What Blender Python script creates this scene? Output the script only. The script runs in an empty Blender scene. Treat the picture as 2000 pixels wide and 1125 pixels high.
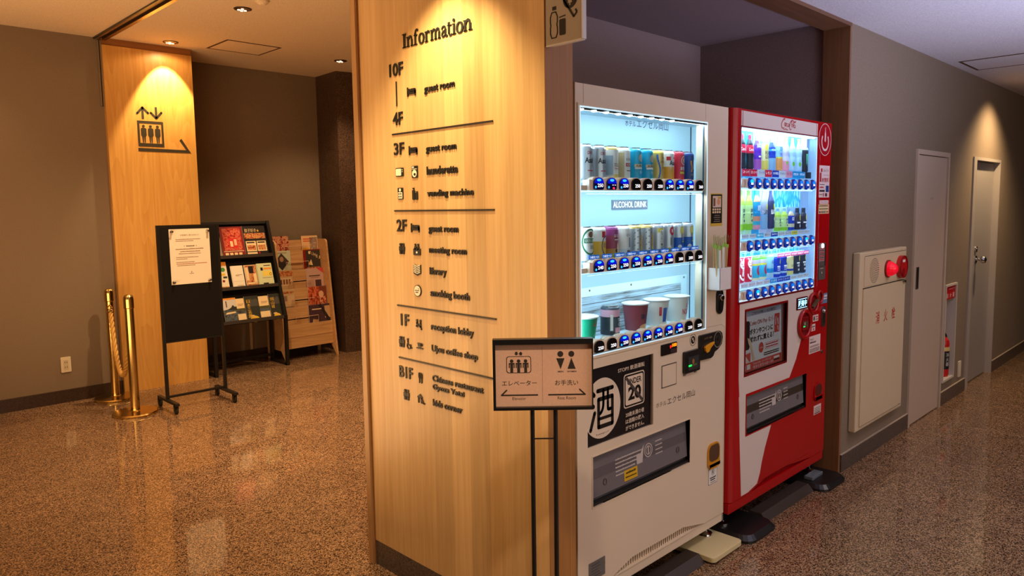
import bpy, math, random
from mathutils import Vector, Matrix
random.seed(7)
S = bpy.context.scene
COL = S.collection
PI = math.pi

# ------------------------------------------------------------------ camera, world, exposure
EYE = 1.44
def make_camera():
    yaw, pitch, roll = math.radians(45.416), math.radians(-5.473), math.radians(-0.866)
    fw = Vector((math.cos(yaw)*math.cos(pitch), math.sin(yaw)*math.cos(pitch), math.sin(pitch)))
    r = fw.cross(Vector((0, 0, 1))).normalized(); u = r.cross(fw)
    c, s = math.cos(roll), math.sin(roll)
    r2 = r*c + u*s; u2 = u*c - r*s; b = -fw
    cam = bpy.data.cameras.new('camera'); o = bpy.data.objects.new('camera', cam)
    o.matrix_world = Matrix(((r2.x, u2.x, b.x, 0), (r2.y, u2.y, b.y, 0), (r2.z, u2.z, b.z, EYE), (0, 0, 0, 1)))
    cam.sensor_width = 36; cam.lens = 1428.18/2000*36; cam.shift_y = -21.77/2000
    cam.clip_start = 0.02; cam.clip_end = 100
    COL.objects.link(o); S.camera = o
make_camera()
W = bpy.data.worlds.new('world'); S.world = W; W.use_nodes = True
W.node_tree.nodes['Background'].inputs[0].default_value = (0.9, 0.8, 0.75, 1)
W.node_tree.nodes['Background'].inputs[1].default_value = 0.02
vs = S.view_settings
vs.view_transform = 'Standard'; vs.look = 'None'; vs.gamma = 1; vs.exposure = 0.0; vs.use_curve_mapping = False
S.cycles.max_bounces = 8; S.cycles.transparent_max_bounces = 12; S.cycles.caustics_reflective = False; S.cycles.caustics_refractive = False
S.cycles.sample_clamp_indirect = 6

def lamp(kind, name, loc, power, col, size=0.05, target=None, spot=None, blend=0.5, sy=None):
    l = bpy.data.lights.new(name, kind); l.energy = power; l.color = col
    if kind == 'AREA':
        l.size = size
        if sy: l.shape = 'RECTANGLE'; l.size_y = sy
    else: l.shadow_soft_size = size
    if name == 'ceiling_fill': l.spread = math.radians(100)
    if spot: l.spot_size = math.radians(spot); l.spot_blend = blend
    o = bpy.data.objects.new(name, l); o.location = loc
    d = (Vector(target) - Vector(loc)) if target else Vector((0, 0, -1))
    o.rotation_euler = d.to_track_quat('-Z', 'Y').to_euler()
    COL.objects.link(o); return o
WARM = (1.0, 0.655, 0.34); WARM2 = (1.0, 0.70, 0.38); NEUT = (1.0, 0.77, 0.58)
# lobby downlights (ceiling 2.78), then added fills
lamp('SPOT', 'lobby_light', (2.267, 4.817, 2.74), 165, WARM, 0.04, None, 130, 0.9)
lamp('SPOT', 'lobby_light', (2.269, 6.116, 2.74), 98, (1.0, .72, .36), 0.012, (2.269, 6.62, 1.30), 66, 0.35)
lamp('SPOT', 'lobby_light', (3.674, 5.898, 2.74), 75, WARM, 0.04, None, 110, 0.8)
lamp('SPOT', 'lobby_light', (2.45, 3.95, 2.74), 300, WARM, 0.04, None, 95, 1.0)
lamp('SPOT', 'lobby_light', (3.70, 3.9, 2.74), 110, WARM, 0.04, None, 115, 0.8)
lamp('SPOT', 'lobby_light', (0.95, 4.8, 2.74), 22, WARM, 0.04, None, 95, 0.9)
lamp('SPOT', 'lobby_light', (0.75, 6.05, 2.74), 14, WARM, 0.04, None, 100, 0.8)
lamp('SPOT', 'lobby_light', (2.269, 6.116, 2.74), 4, WARM, 0.02, None, 165, 0.3)
lamp('SPOT', 'corridor_light', (0.55, 2.25, 2.31), 46, (1.0, .74, .42), 0.05, (1.6, 1.95, 0.85), 76, 0.9)  # added spot, evens out the light on the directory face
lamp('AREA', 'lobby_fill', (0.0, 3.7, 0.6), 90, (1.0, 0.58, 0.27), 2.4, (0.9, 4.1, 2.78), sy=1.8)  # added uplight that lifts the lobby ceiling, not a fixture
# corridor (ceiling 2.338)
lamp('SPOT', 'directory_light', (1.33, 1.89, 2.31), 54, (1.0, .74, .36), 0.015, (1.62, 1.89, 1.2), 92, 0.75)
lamp('SPOT', 'corridor_light', (6.65, 1.10, 2.31), 95, WARM2, 0.03, (6.65, 1.44, 0.9), 118, 0.9)
lamp('SPOT', 'corridor_light', (4.4, 0.3, 2.31), 34, NEUT, 0.05, None, 130, 0.9)
lamp('SPOT', 'corridor_light', (2.0, 0.3, 2.31), 22, NEUT, 0.05, None, 140, 0.9)
lamp('SPOT', 'corridor_light', (0.60, 0.55, 2.31), 75, (1.0, .74, .54), 0.05, None, 140, 0.9)
lamp('AREA', 'corridor_fill', (3.0, -2.8, 1.5), 46, (1.0, 0.82, 0.70), 5.0, (3.4, 1.5, 1.3), sy=1.6)  # unseen area fill added for the machine fronts and corridor wall
lamp('AREA', 'ceiling_fill', (3.6, -1.0, 0.8), 46, (0.60, 0.64, 1.0), 1.6, (3.8, -0.1, 2.4), sy=0.9)  # unseen cool fill added to brighten the corridor ceiling, no window there

# ------------------------------------------------------------------ materials
def lin(c):
    f = lambda v: v/12.92 if v <= 0.04045 else ((v+0.055)/1.055)**2.4
    return tuple(f(x/255) for x in c)
MATS = {}
def M(name, rgb=(200, 200, 200), rough=0.5, metal=0.0, emit=0.0, spec=0.5, ecol=None):
    if name in MATS: return MATS[name]
    m = bpy.data.materials.new(name); m.use_nodes = True
    b = m.node_tree.nodes['Principled BSDF']
    b.inputs['Base Color'].default_value = (*lin(rgb), 1); b.inputs['Roughness'].default_value = rough
    b.inputs['Metallic'].default_value = metal; b.inputs['Specular IOR Level'].default_value = spec
    if emit:
        b.inputs['Emission Color'].default_value = (*lin(ecol or rgb), 1); b.inputs['Emission Strength'].default_value = emit
    MATS[name] = m; return m
class NT:
    def __init__(s, m): s.t = m.node_tree; s.b = s.t.nodes['Principled BSDF']
    def n(s, typ, **kw):
        x = s.t.nodes.new(typ)
        for k, v in kw.items():
            if k.startswith('i_'):
                key = k[2:]; x.inputs[int(key) if key.isdigit() else key.replace('_', ' ')].default_value = v
            else: setattr(x, k, v)
        return x
    def l(s, a, b): s.t.links.new(a, b)
    def math(s, op, a, b=None):
        x = s.n('ShaderNodeMath', operation=op)
        for i, v in enumerate((a, b)):
            if v is None: continue
            if isinstance(v, (int, float)): x.inputs[i].default_value = v
            else: s.l(v, x.inputs[i])
        return x.outputs[0]
    def ramp(s, fac, stops):
        x = s.n('ShaderNodeValToRGB'); e = x.color_ramp.elements
        while len(e) < len(stops): e.new(0.5)
        for k, (p, c) in enumerate(stops): e[k].position = p; e[k].color = (*lin(c), 1)
        s.l(fac, x.inputs[0]); return x.outputs[0]
    def pos(s, scale):
        g = s.n('ShaderNodeNewGeometry'); mp = s.n('ShaderNodeMapping'); mp.inputs['Scale'].default_value = scale
        s.l(g.outputs['Position'], mp.inputs['Vector']); return mp.outputs[0]
    def mix(s, fac, a, b, mode='MIX'):
        x = s.n('ShaderNodeMix', data_type='RGBA', blend_type=mode)
        for v, i in ((fac, 0), (a, 6), (b, 7)):
            if isinstance(v, (int, float)): x.inputs[i].default_value = v
            elif isinstance(v, tuple): x.inputs[i].default_value = (*lin(v), 1)
            else: s.l(v, x.inputs[i])
        return x.outputs[2]

def granite(name, stops, tiles=False, rough=0.1, scale=150):
    m = M(name, (120, 90, 70), rough); t = NT(m)
    n1 = t.n('ShaderNodeTexNoise', i_Scale=scale, i_Detail=3.0, i_Roughness=0.7); t.l(t.pos((1, 1, 1)), n1.inputs['Vector'])
    n2 = t.n('ShaderNodeTexNoise', i_Scale=9.0, i_Detail=3.0); t.l(t.pos((1, 1, 1)), n2.inputs['Vector'])
    vo = t.n('ShaderNodeTexVoronoi', i_Scale=float(scale)); t.l(t.pos((1, 1, 1)), vo.inputs['Vector']); vc = t.n('ShaderNodeSeparateColor'); t.l(vo.outputs['Color'], vc.inputs[0])
    f = t.math('ADD', t.math('ADD', t.math('MULTIPLY', n1.outputs[0], 0.5), t.math('MULTIPLY', vc.outputs[0], 0.5)), t.math('MULTIPLY', t.math('SUBTRACT', n2.outputs[0], 0.5), 0.12))
    col = t.ramp(f, stops)
    if tiles:
        g = t.n('ShaderNodeNewGeometry'); sp = t.n('ShaderNodeSeparateXYZ'); t.l(g.outputs['Position'], sp.inputs[0])
        def tile(o, off): return t.math('DIVIDE', t.math('SUBTRACT', o, off), 0.387)
        tx, ty = tile(sp.outputs[0], 0.598), tile(sp.outputs[1], 1.28)
        dd = []
        for q in (tx, ty):
            fr = t.math('FRACT', q); dd.append(t.math('SUBTRACT', 0.5, t.math('ABSOLUTE', t.math('SUBTRACT', fr, 0.5))))
        gm = t.math('LESS_THAN', t.math('MINIMUM', dd[0], dd[1]), 0.0036)
        wn = t.n('ShaderNodeTexWhiteNoise', noise_dimensions='2D'); cb = t.n('ShaderNodeCombineXYZ')
        t.l(t.math('FLOOR', tx), cb.inputs[0]); t.l(t.math('FLOOR', ty), cb.inputs[1]); t.l(cb.outputs[0], wn.inputs['Vector'])
        hv = t.n('ShaderNodeHueSaturation'); t.l(col, hv.inputs['Color'])
        t.l(t.math('ADD', 0.92, t.math('MULTIPLY', wn.outputs['Value'], 0.16)), hv.inputs['Value'])
        col = t.mix(gm, hv.outputs[0], (112, 88, 68))
        t.l(t.math('ADD', rough, t.math('MULTIPLY', gm, 0.3)), t.b.inputs['Roughness'])
    t.l(col, t.b.inputs['Base Color']); return m
def wood(name, dark, light, axis='Z', stave=None, rough=0.45, fig=0.0, gscale=1.0, direction=None):
    m = M(name, light, rough); t = NT(m)
    a = {'Z': (60, 60, 2.2), 'X': (2.2, 60, 60), 'Y': (60, 2.2, 60)}[axis]
    a = tuple(v*gscale for v in a)
    n1 = t.n('ShaderNodeTexNoise', i_Scale=1.0, i_Detail=4.0, i_Roughness=0.65); t.l(t.pos(a), n1.inputs['Vector'])
    n3 = t.n('ShaderNodeTexNoise', i_Scale=1.0, i_Detail=2.0); t.l(t.pos(tuple(v*0.12 for v in a)), n3.inputs['Vector'])
    f = t.math('ADD', t.math('MULTIPLY', n1.outputs[0], 0.55), t.math('MULTIPLY', n3.outputs[0], 0.45))
    if fig:
        b = {'Z': (5.0, 5.0, 0.55), 'X': (0.55, 5, 5), 'Y': (5, 0.55, 5)}[axis]
        n2 = t.n('ShaderNodeTexNoise', i_Scale=1.0, i_Detail=1.5); t.l(t.pos(b), n2.inputs['Vector'])
        ring = t.math('FRACT', t.math('MULTIPLY', n2.outputs[0], 16.0))
        f = t.math('ADD', f, t.math('MULTIPLY', t.math('SUBTRACT', ring, 0.5), fig))
    col = t.ramp(f, [(0.28, dark), (0.72, light)])
    if stave:
        g = t.n('ShaderNodeNewGeometry'); sp = t.n('ShaderNodeSeparateXYZ'); t.l(g.outputs['Position'], sp.inputs[0])
        q = t.math('DIVIDE', t.math('ADD', sp.outputs[direction], 0.003), stave); wn = t.n('ShaderNodeTexWhiteNoise', noise_dimensions='1D'); t.l(t.math('FLOOR', q), wn.inputs['W'])
        hv = t.n('ShaderNodeHueSaturation'); t.l(col, hv.inputs['Color']); t.l(t.math('ADD', 0.87, t.math('MULTIPLY', wn.outputs['Value'], 0.22)), hv.inputs['Value'])
        e = t.math('LESS_THAN', t.math('SUBTRACT', 0.5, t.math('ABSOLUTE', t.math('SUBTRACT', t.math('FRACT', q), 0.5))), 0.011)
        col = t.mix(t.math('MULTIPLY', e, 0.35), hv.outputs[0], dark)
    t.l(col, t.b.inputs['Base Color']); return m
def plaster(name, rgb, rough=0.85, amt=0.06, sc=220):
    m = M(name, rgb, rough, spec=0.2); t = NT(m)
    n = t.n('ShaderNodeTexNoise', i_Scale=float(sc), i_Detail=2.0); t.l(t.pos((1, 1, 1)), n.inputs['Vector'])
    bp = t.n('ShaderNodeBump', i_Strength=0.12, i_Distance=0.002); t.l(n.outputs[0], bp.inputs['Height']); t.l(bp.outputs[0], t.b.inputs['Normal'])
    d = tuple(int(v*(1-amt)) for v in rgb); e = tuple(min(255, int(v*(1+amt))) for v in rgb)
    t.l(t.ramp(n.outputs[0], [(0.3, d), (0.7, e)]), t.b.inputs['Base Color']); return m
def glass(name, tint=(240, 248, 250), refl=0.06, rough=0.02):
    m = bpy.data.materials.new(name); m.use_nodes = True; t = m.node_tree; t.nodes.clear()
    o = t.nodes.new('ShaderNodeOutputMaterial'); mx = t.nodes.new('ShaderNodeMixShader'); tr = t.nodes.new('ShaderNodeBsdfTransparent'); gl = t.nodes.new('ShaderNodeBsdfGlossy')
    tr.inputs[0].default_value = (*lin(tint), 1); gl.inputs['Roughness'].default_value = rough
    lw = t.nodes.new('ShaderNodeLayerWeight'); lw.inputs[0].default_value = 0.5; p = t.nodes.new('ShaderNodeMath'); p.operation = 'POWER'; p.inputs[1].default_value = 5.0
    a = t.nodes.new('ShaderNodeMath'); a.operation = 'MULTIPLY_ADD'; a.inputs[1].default_value = 0.9; a.inputs[2].default_value = refl*0.6
    t.links.new(lw.outputs['Facing'], p.inputs[0]); t.links.new(p.outputs[0], a.inputs[0]); t.links.new(a.outputs[0], mx.inputs[0]); t.links.new(tr.outputs[0], mx.inputs[1]); t.links.new(gl.outputs[0], mx.inputs[2]); t.links.new(mx.outputs[0], o.inputs[0])
    MATS[name] = m; return m
def pattern(name, cols, scale=30, rough=0.4):
    """mottled print: blotches of several ink colours, as a photograph on a leaflet"""
    m = M(name, cols[0], rough); t = NT(m)
    n = t.n('ShaderNodeTexNoise', i_Scale=float(scale), i_Detail=3.0, i_Roughness=0.7); t.l(t.pos((1, 1, 1)), n.inputs['Vector'])
    k = len(cols); c = t.ramp(n.outputs[0], [(0.32+0.36*i/max(1, k-1), cols[i]) for i in range(k)])
    t.l(c, t.b.inputs['Base Color']); return m

FLOOR = granite('granite_floor', [(0.27, (24, 17, 12)), (0.37, (78, 57, 42)), (0.52, (124, 94, 70)), (0.72, (172, 138, 106))], True, 0.06, 240)
SKIRT = granite('granite_skirting', [(0.28, (50, 43, 40)), (0.5, (82, 72, 66)), (0.75, (104, 92, 84))], False, 0.3, 240)
SKIRTD = granite('granite_dark_skirting', [(0.28, (40, 29, 24)), (0.5, (58, 43, 35)), (0.75, (72, 54, 44))], False, 0.3, 260)
STONE = granite('stone_column_granite', [(0.27, (36, 27, 22)), (0.5, (70, 52, 42)), (0.72, (104, 80, 64))], False, 0.35, 240)
WALL = plaster('taupe_wall', (130, 114, 96)); WALLD = plaster('niche_wall', (140, 120, 116))
CEIL = plaster('ceiling_paint', (222, 200, 172), sc=140); CEILC = plaster('corridor_ceiling_paint', (214, 208, 206), sc=140)
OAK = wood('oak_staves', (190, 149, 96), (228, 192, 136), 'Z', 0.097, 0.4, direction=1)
OAKF = wood('oak_shaded', (146, 96, 46), (182, 128, 68), 'Z')  # same oak as the staves, its shade put into a darker tone
OAKT = wood('oak_trim', (150, 112, 70), (190, 150, 102), 'Z')
WALNUT = wood('brown_jamb', (104, 66, 40), (150, 104, 66), 'Z', gscale=0.8)  # oak again, coloured darker for the shade on the jamb
WALNUTX = wood('brown_header', (86, 54, 34), (124, 84, 54), 'X', gscale=0.8)
PANEL = wood('honey_panel', (196, 138, 62), (226, 174, 96), 'Z', None, 0.4, 0.13, 0.8)
PANELD = wood('honey_panel_lintel', (130, 82, 40), (160, 106, 56), 'X')
RACKW = wood('rack_ply', (186, 138, 88), (220, 178, 128), 'X', None, 0.5, 0.12)
BLACK = M('black_steel', (22, 20, 19), 0.4); BLACKM = M('black_matte', (17, 14, 12), 0.8, spec=0.2); INK = M('black_ink', (18, 17, 16), 0.5)
INKB = M('sign_ink', (48, 34, 26), 0.6); WHITE = M('white', (232, 230, 226), 0.5); PAPER = M('paper', (236, 226, 208), 0.7)
BRASS = M('brass', (214, 180, 108), 0.2, 1.0); CHROME = M('chrome', (210, 210, 212), 0.12, 1.0); STEEL = M('steel', (150, 148, 145), 0.35, 1.0)
GLASS = glass('clear_glass'); SMOKE = glass('smoked_flap', (120, 118, 124)); ACRYL = glass('acrylic', (250, 246, 240))

# ------------------------------------------------------------------ mesh builder
class F:
    def __init__(s, o, r, u, n): s.o, s.r, s.u, s.n = Vector(o), Vector(r), Vector(u), Vector(n)
    def __call__(s, a, b, w=0.0): return s.o + s.r*a + s.u*b + s.n*w
def front(y): return F((0, y, 0), (1, 0, 0), (0, 0, 1), (0, -1, 0))
GL = {}
def glyphs(txt, bold):
    k = (txt, bold)
    if k not in GL:
        c = bpy.data.curves.new('t', 'FONT'); c.body = txt; c.resolution_u = 3; c.offset = bold
        o = bpy.data.objects.new('t', c); m = bpy.data.meshes.new_from_object(o)
        vs_ = [(v.co.x, v.co.y) for v in m.vertices]; fs = [tuple(p.vertices) for p in m.polygons]
        ed = {}
        for f in fs:
            for i in range(len(f)):
                e = (f[i], f[(i+1) % len(f)]); ed[e] = ed.get(e, 0)+1
        rim = [e for e in ed if (e[1], e[0]) not in ed]
        xs = [v[0] for v in vs_]; ys = [v[1] for v in vs_]
        GL[k] = (vs_, fs, rim, min(xs), max(xs), min(ys), max(ys))
        bpy.data.objects.remove(o); bpy.data.curves.remove(c); bpy.data.meshes.remove(m)
    return GL[k]
class MB:
    def __init__(s): s.v, s.f, s.m, s.sm, s.mats = [], [], [], [], []
    def mi(s, m):
        if m not in s.mats: s.mats.append(m)
        return s.mats.index(m)
    def face(s, pts, m, smooth=False):
        b = len(s.v); s.v += [tuple(p) for p in pts]; s.f.append(tuple(range(b, b+len(pts)))); s.m.append(s.mi(m)); s.sm.append(smooth)
    def grid(s, rows, m, smooth=True, closed=False):
        b = len(s.v); n = len(rows[0]); k = s.mi(m)
        for r in rows: s.v += [tuple(p) for p in r]
        for i in range(len(rows)-1):
            for j in range(n if closed else n-1):
                a, c = b+i*n+j, b+i*n+(j+1) % n
                s.f.append((a, c, c+n, a+n)); s.m.append(k); s.sm.append(smooth)
        return s
    def prism(s, fr, pts, w0, w1, m, side=None, smooth=False):
        b = len(s.v); n = len(pts); k = s.mi(m); ks = s.mi(side or m)
        s.v += [tuple(fr(p[0], p[1], w0)) for p in pts] + [tuple(fr(p[0], p[1], w1)) for p in pts]
        s.f.append(tuple(range(b+n, b+2*n))); s.m.append(k); s.sm.append(False)
        s.f.append(tuple(reversed(range(b, b+n)))); s.m.append(k); s.sm.append(False)
        for i in range(n):
            j = (i+1) % n; s.f.append((b+i, b+j, b+n+j, b+n+i)); s.m.append(ks); s.sm.append(smooth)
        return s
    def fbox(s, fr, u0, u1, v0, v1, w0, w1, m, side=None): return s.prism(fr, [(u0, v0), (u1, v0), (u1, v1), (u0, v1)], w0, w1, m, side)
    def box(s, x0, x1, y0, y1, z0, z1, m): return s.fbox(F((0, 0, 0), (1, 0, 0), (0, 1, 0), (0, 0, 1)), x0, x1, y0, y1, z0, z1, m)
    def rrect(s, fr, u0, u1, v0, v1, r, w0, w1, m, side=None, n=5): return s.prism(fr, rr(u0, u1, v0, v1, r, n), w0, w1, m, side)
    def cyl(s, p0, p1, r0, m, r1=None, n=16, caps=True, smooth=True):
        p0, p1 = Vector(p0), Vector(p1); r1 = r0 if r1 is None else r1
        d = (p1-p0).normalized(); a = d.orthogonal().normalized(); c = d.cross(a)
        R = [[p+(a*math.cos(2*PI*i/n)+c*math.sin(2*PI*i/n))*r for i in range(n)] for p, r in ((p0, r0), (p1, r1))]
        s.grid(R, m, smooth, True)
        if caps: s.face(list(reversed(R[0])), m); s.face(R[1], m)
        return s
    def lathe(s, c, prof, m, n=24, axis=(0, 0, 1), mats=None, sq=1.0):
        d = Vector(axis).normalized(); a = Vector((1, 0, 0)) if abs(d.z) > 0.9 else d.orthogonal().normalized(); e = d.cross(a); c = Vector(c)
        R = [[c+d*z+(a*math.cos(2*PI*i/n)+e*math.sin(2*PI*i/n)*sq)*r for i in range(n)] for r, z in prof]
        for i in range(len(R)-1): s.grid(R[i:i+2], mats[i] if mats else m, True, True)
        s.face(list(reversed(R[0])), mats[0] if mats else m); s.face(R[-1], mats[-1] if mats else m)
        return s
    def tube(s, pts, r, m, n=8, closed=False):
        pts = [Vector(p) for p in pts]; R = []; a = None
        for i, p in enumerate(pts):
            if closed: d = (pts[(i+1) % len(pts)]-pts[i-1]).normalized()
            else: d = (pts[min(i+1, len(pts)-1)]-pts[max(i-1, 0)]).normalized()
            a = d.orthogonal().normalized() if a is None else (a-d*a.dot(d)).normalized()
            b = d.cross(a); rr_ = r[i] if isinstance(r, (list, tuple)) else r
            R.append([p+(a*math.cos(2*PI*k/n)+b*math.sin(2*PI*k/n))*rr_ for k in range(n)])
        if closed: R.append(R[0])
        s.grid(R, m, True, True)
        if not closed: s.face(list(reversed(R[0])), m); s.face(R[-1], m)
        return s
    def text(s, fr, t, u0, u1, v0, v1, m, w=0.0006, depth=0.0, bold=0.0, fn=None):
        vs_, fs, rim, x0, x1, y0, y1 = glyphs(t, bold); b = len(s.v); k = s.mi(m)
        q = [((x-x0)/(x1-x0)*(u1-u0)+u0, (y-y0)/(y1-y0)*(v1-v0)+v0) for x, y in vs_]
        fr = fn or fr
        s.v += [tuple(fr(a, c, w+depth)) for a, c in q]
        for f in fs: s.f.append(tuple(i+b for i in f)); s.m.append(k); s.sm.append(False)
        if depth:
            b2 = len(s.v); s.v += [tuple(fr(a, c, w)) for a, c in q]
            for i, j in rim: s.f.append((b2+i, b2+j, b+j, b+i)); s.m.append(k); s.sm.append(False)
        return s
    def line(s, fr, pts, wd, w0, w1, m, cap=True):
        for (a, b), (c, d) in zip(pts, pts[1:]):
            L = math.hypot(c-a, d-b) or 1e-9; nx, ny = -(d-b)/L*wd/2, (c-a)/L*wd/2
            s.prism(fr, [(a+nx, b+ny), (a-nx, b-ny), (c-nx, d-ny), (c+nx, d+ny)], w0, w1, m)
        if cap:
            for a, b in pts: s.disc(fr, a, b, wd/2, wd/2, w0, w1, m, 10)
        return s
    def ribbon(s, fr, pts, wds, w0, w1, m):
        n = len(pts); L, R = [], []
        for i, (x, y) in enumerate(pts):
            x0, y0 = pts[max(i-1, 0)]; x1, y1 = pts[min(i+1, n-1)]; l = math.hypot(x1-x0, y1-y0) or 1e-9
            wd = (wds[i] if isinstance(wds, (list, tuple)) else wds)/2; nx, ny = -(y1-y0)/l*wd, (x1-x0)/l*wd
            L.append((x+nx, y+ny)); R.append((x-nx, y-ny))
        for i in range(n-1): s.prism(fr, [R[i], R[i+1], L[i+1], L[i]], w0, w1, m)
        return s
    def disc(s, fr, u, v, ru, rv, w0, w1, m, n=28): return s.prism(fr, [(u+ru*math.cos(2*PI*i/n), v+rv*math.sin(2*PI*i/n)) for i in range(n)], w0, w1, m)
    def ring(s, fr, u, v, ru, rv, t, w0, w1, m, n=32, a0=0, a1=2*PI):
        c = a1-a0 > 6.28; q = n if c else n+1
        A = [a0+(a1-a0)*i/n for i in range(q)]
        P = lambda k, w: [fr(u+(ru-k)*math.cos(a), v+(rv-k)*math.sin(a), w) for a in A]
        s.grid([P(0, w0), P(0, w1), P(t, w1), P(t, w0)], m, False, c); return s
    def holed(s, fr, outer, holes, w0, w1, m, rim=None):
        us = sorted({outer[0], outer[1]} | {x for h in holes for x in h[:2]}); vs_ = sorted({outer[2], outer[3]} | {x for h in holes for x in h[2:]})
        def solid(i, j):
            if not (0 <= i < len(us)-1 and 0 <= j < len(vs_)-1): return False
            a, b = (us[i]+us[i+1])/2, (vs_[j]+vs_[j+1])/2
            return not any(h[0] < a < h[1] and h[2] < b < h[3] for h in holes)
        for i in range(len(us)-1):
            for j in range(len(vs_)-1):
                if not solid(i, j): continue
                a, b, c, d = us[i], us[i+1], vs_[j], vs_[j+1]
                s.face([fr(a, c, w1), fr(b, c, w1), fr(b, d, w1), fr(a, d, w1)], m); s.face([fr(a, d, w0), fr(b, d, w0), fr(b, c, w0), fr(a, c, w0)], m)
                for (di, dj), (p, q) in {(-1, 0): ((a, d), (a, c)), (1, 0): ((b, c), (b, d)), (0, -1): ((a, c), (b, c)), (0, 1): ((b, d), (a, d))}.items():
                    if not solid(i+di, j+dj): s.face([fr(*p, w0), fr(*q, w0), fr(*q, w1), fr(*p, w1)], rim or m)
        return s
def rr(u0, u1, v0, v1, r, n=5):
    P = []
    for cx, cy, a in ((u1-r, v0+r, -PI/2), (u1-r, v1-r, 0), (u0+r, v1-r, PI/2), (u0+r, v0+r, PI)):
        P += [(cx+r*math.cos(a+PI/2*i/n), cy+r*math.sin(a+PI/2*i/n)) for i in range(n+1)]
    return P
def spline(pts, k=6):
    out = []
    for i in range(len(pts)-1):
        p0, p1, p2, p3 = pts[max(i-1, 0)], pts[i], pts[i+1], pts[min(i+2, len(pts)-1)]
        for j in range(k):
            t = j/k
            out.append(tuple(0.5*((2*p1[d])+(-p0[d]+p2[d])*t+(2*p0[d]-5*p1[d]+4*p2[d]-p3[d])*t*t+(-p0[d]+3*p1[d]-3*p2[d]+p3[d])*t**3) for d in range(len(p1))))
    out.append(tuple(pts[-1])); return out
ORG = {}
def obj(name, mb, parent=None, bevel=0, kind=None):
    o0 = ORG.get(parent.name, Vector((0, 0, 0))) if parent else Vector((0, 0, 0))
    if not parent and mb.v and not kind:      # a thing that is one mesh: its origin at its base
        xs, ys, zs = zip(*mb.v); o0 = Vector(((min(xs)+max(xs))/2, (min(ys)+max(ys))/2, min(zs)))
    me = bpy.data.meshes.new(name); me.from_pydata([(v[0]-o0.x, v[1]-o0.y, v[2]-o0.z) for v in mb.v], [], mb.f)
    for m in mb.mats: me.materials.append(m)
    me.polygons.foreach_set('material_index', mb.m); me.polygons.foreach_set('use_smooth', mb.sm); me.update()
    o = bpy.data.objects.new(name, me); COL.objects.link(o)
    if parent: o.parent = parent; ORG[o.name] = o0
    else: o.location = o0; ORG[o.name] = o0
    if bevel:
        b = o.modifiers.new('bevel', 'BEVEL'); b.width = bevel; b.segments = 2; b.limit_method = 'ANGLE'; b.angle_limit = math.radians(50)
        w = o.modifiers.new('weld', 'WELD'); w.merge_threshold = 0.00005; o.modifiers.move(1, 0)
    if kind: o['kind'] = kind
    return o
def tag(o, label, cat, group=None):
    o['label'] = label; o['category'] = cat
    if group: o['group'] = group
    return o
def thing(name, label, cat, loc, group=None):
    o = bpy.data.objects.new(name, None); COL.objects.link(o); o.location = loc; o.empty_display_size = 0.1; ORG[o.name] = Vector(loc)
    return tag(o, label, cat, group)
def struct(name, mb, parent=None, bevel=0): return obj(name, mb, parent, bevel, None if parent else 'structure')

# ------------------------------------------------------------------ setting
XP, YW, YM = 1.602, 1.4836, 1.52
ZC, ZL = 2.338, 2.78
struct('floor', MB().box(-3, 13, -3, 7.2, -0.1, 0, FLOOR))
struct('wall_left', MB().box(-3, 1.84, 6.323, 6.5, 0.098, ZL, WALL))
struct('baseboard_left', MB().box(-3, 1.82, 6.311, 6.45, 0, 0.098, SKIRTD))
struct('wall_back', MB().box(2.45, 7, 6.78, 6.9, 0, ZL, WALL))
struct('baseboard_back', MB().box(2.49, 3.93, 6.766, 6.78, 0, 0.1, SKIRTD))
struct('wall_panel', MB().box(1.818, 2.49, 6.282, 6.80, 0, 2.726, PANEL))
struct('trim_lintel', MB().box(1.818, 2.49, 6.29, 6.79, 2.726, ZL, PANELD))
XYZ = F((0, 0, 0), (1, 0, 0), (0, 1, 0), (0, 0, 1))
struct('column_stone', MB().prism(XYZ, [(3.925, 6.80), (3.905, 6.365), (4.9, 6.12), (4.9, 6.80)], 0, ZL, STONE))
struct('wall_far', MB().box(7, 7.1, 2.6, 6.9, 0, ZL, WALL))
struct('ceiling_lobby', MB().box(-3, 7.1, 2.6, 6.95, ZL, ZL+0.06, CEIL).box(1.602, 7.1, 2.34, 2.6, ZL, ZL+0.06, CEIL))
mb = MB().box(-3, 13, -3, YW, ZC, ZC+0.06, CEILC); mb.box(-3, XP, YW, 2.6, ZC, ZC+0.06, CEILC); mb.box(-3, XP, 2.6, 2.66, ZC, ZL+0.06, CEILC)
struct('ceiling_corridor', mb)
struct('wall_west', MB().box(-3.1, -3, -3, 6.5, 0, ZL, WALL)); struct('wall_south', MB().box(-3.1, 13, -3.1, -3, 0, ZL, WALL))
struct('wall_east', MB().box(13, 13.1, -3.1, 1.6, 0, ZL, WALL))
# shutter track in the lobby ceiling and its guide rail on the wall
mb = MB()
mb.box(1.770, 1.782, 2.66, 6.323, ZL-0.012, ZL, BLACK); mb.box(1.782, 1.806, 2.66, 6.323, ZL-0.006, ZL, WALNUT); mb.box(1.806, 1.822, 2.66, 6.323, ZL-0.004, ZL, INK)
mb.box(1.822, 1.850, 2.66, 6.323, ZL-0.02, ZL, M('bronze_track', (120, 86, 48), 0.25, 0.8))
struct('trim_ceiling_track', mb)
mb = MB(); mb.box(1.790, 1.801, 6.305, 6.323, 2.262, ZL-0.02, WALL); mb.box(1.801, 1.809, 6.314, 6.323, 2.262, ZL-0.02, INK); mb.box(1.809, 1.820, 6.305, 6.323, 2.262, ZL-0.02, WALL)
struct('trim_guide_rail', mb)
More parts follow.
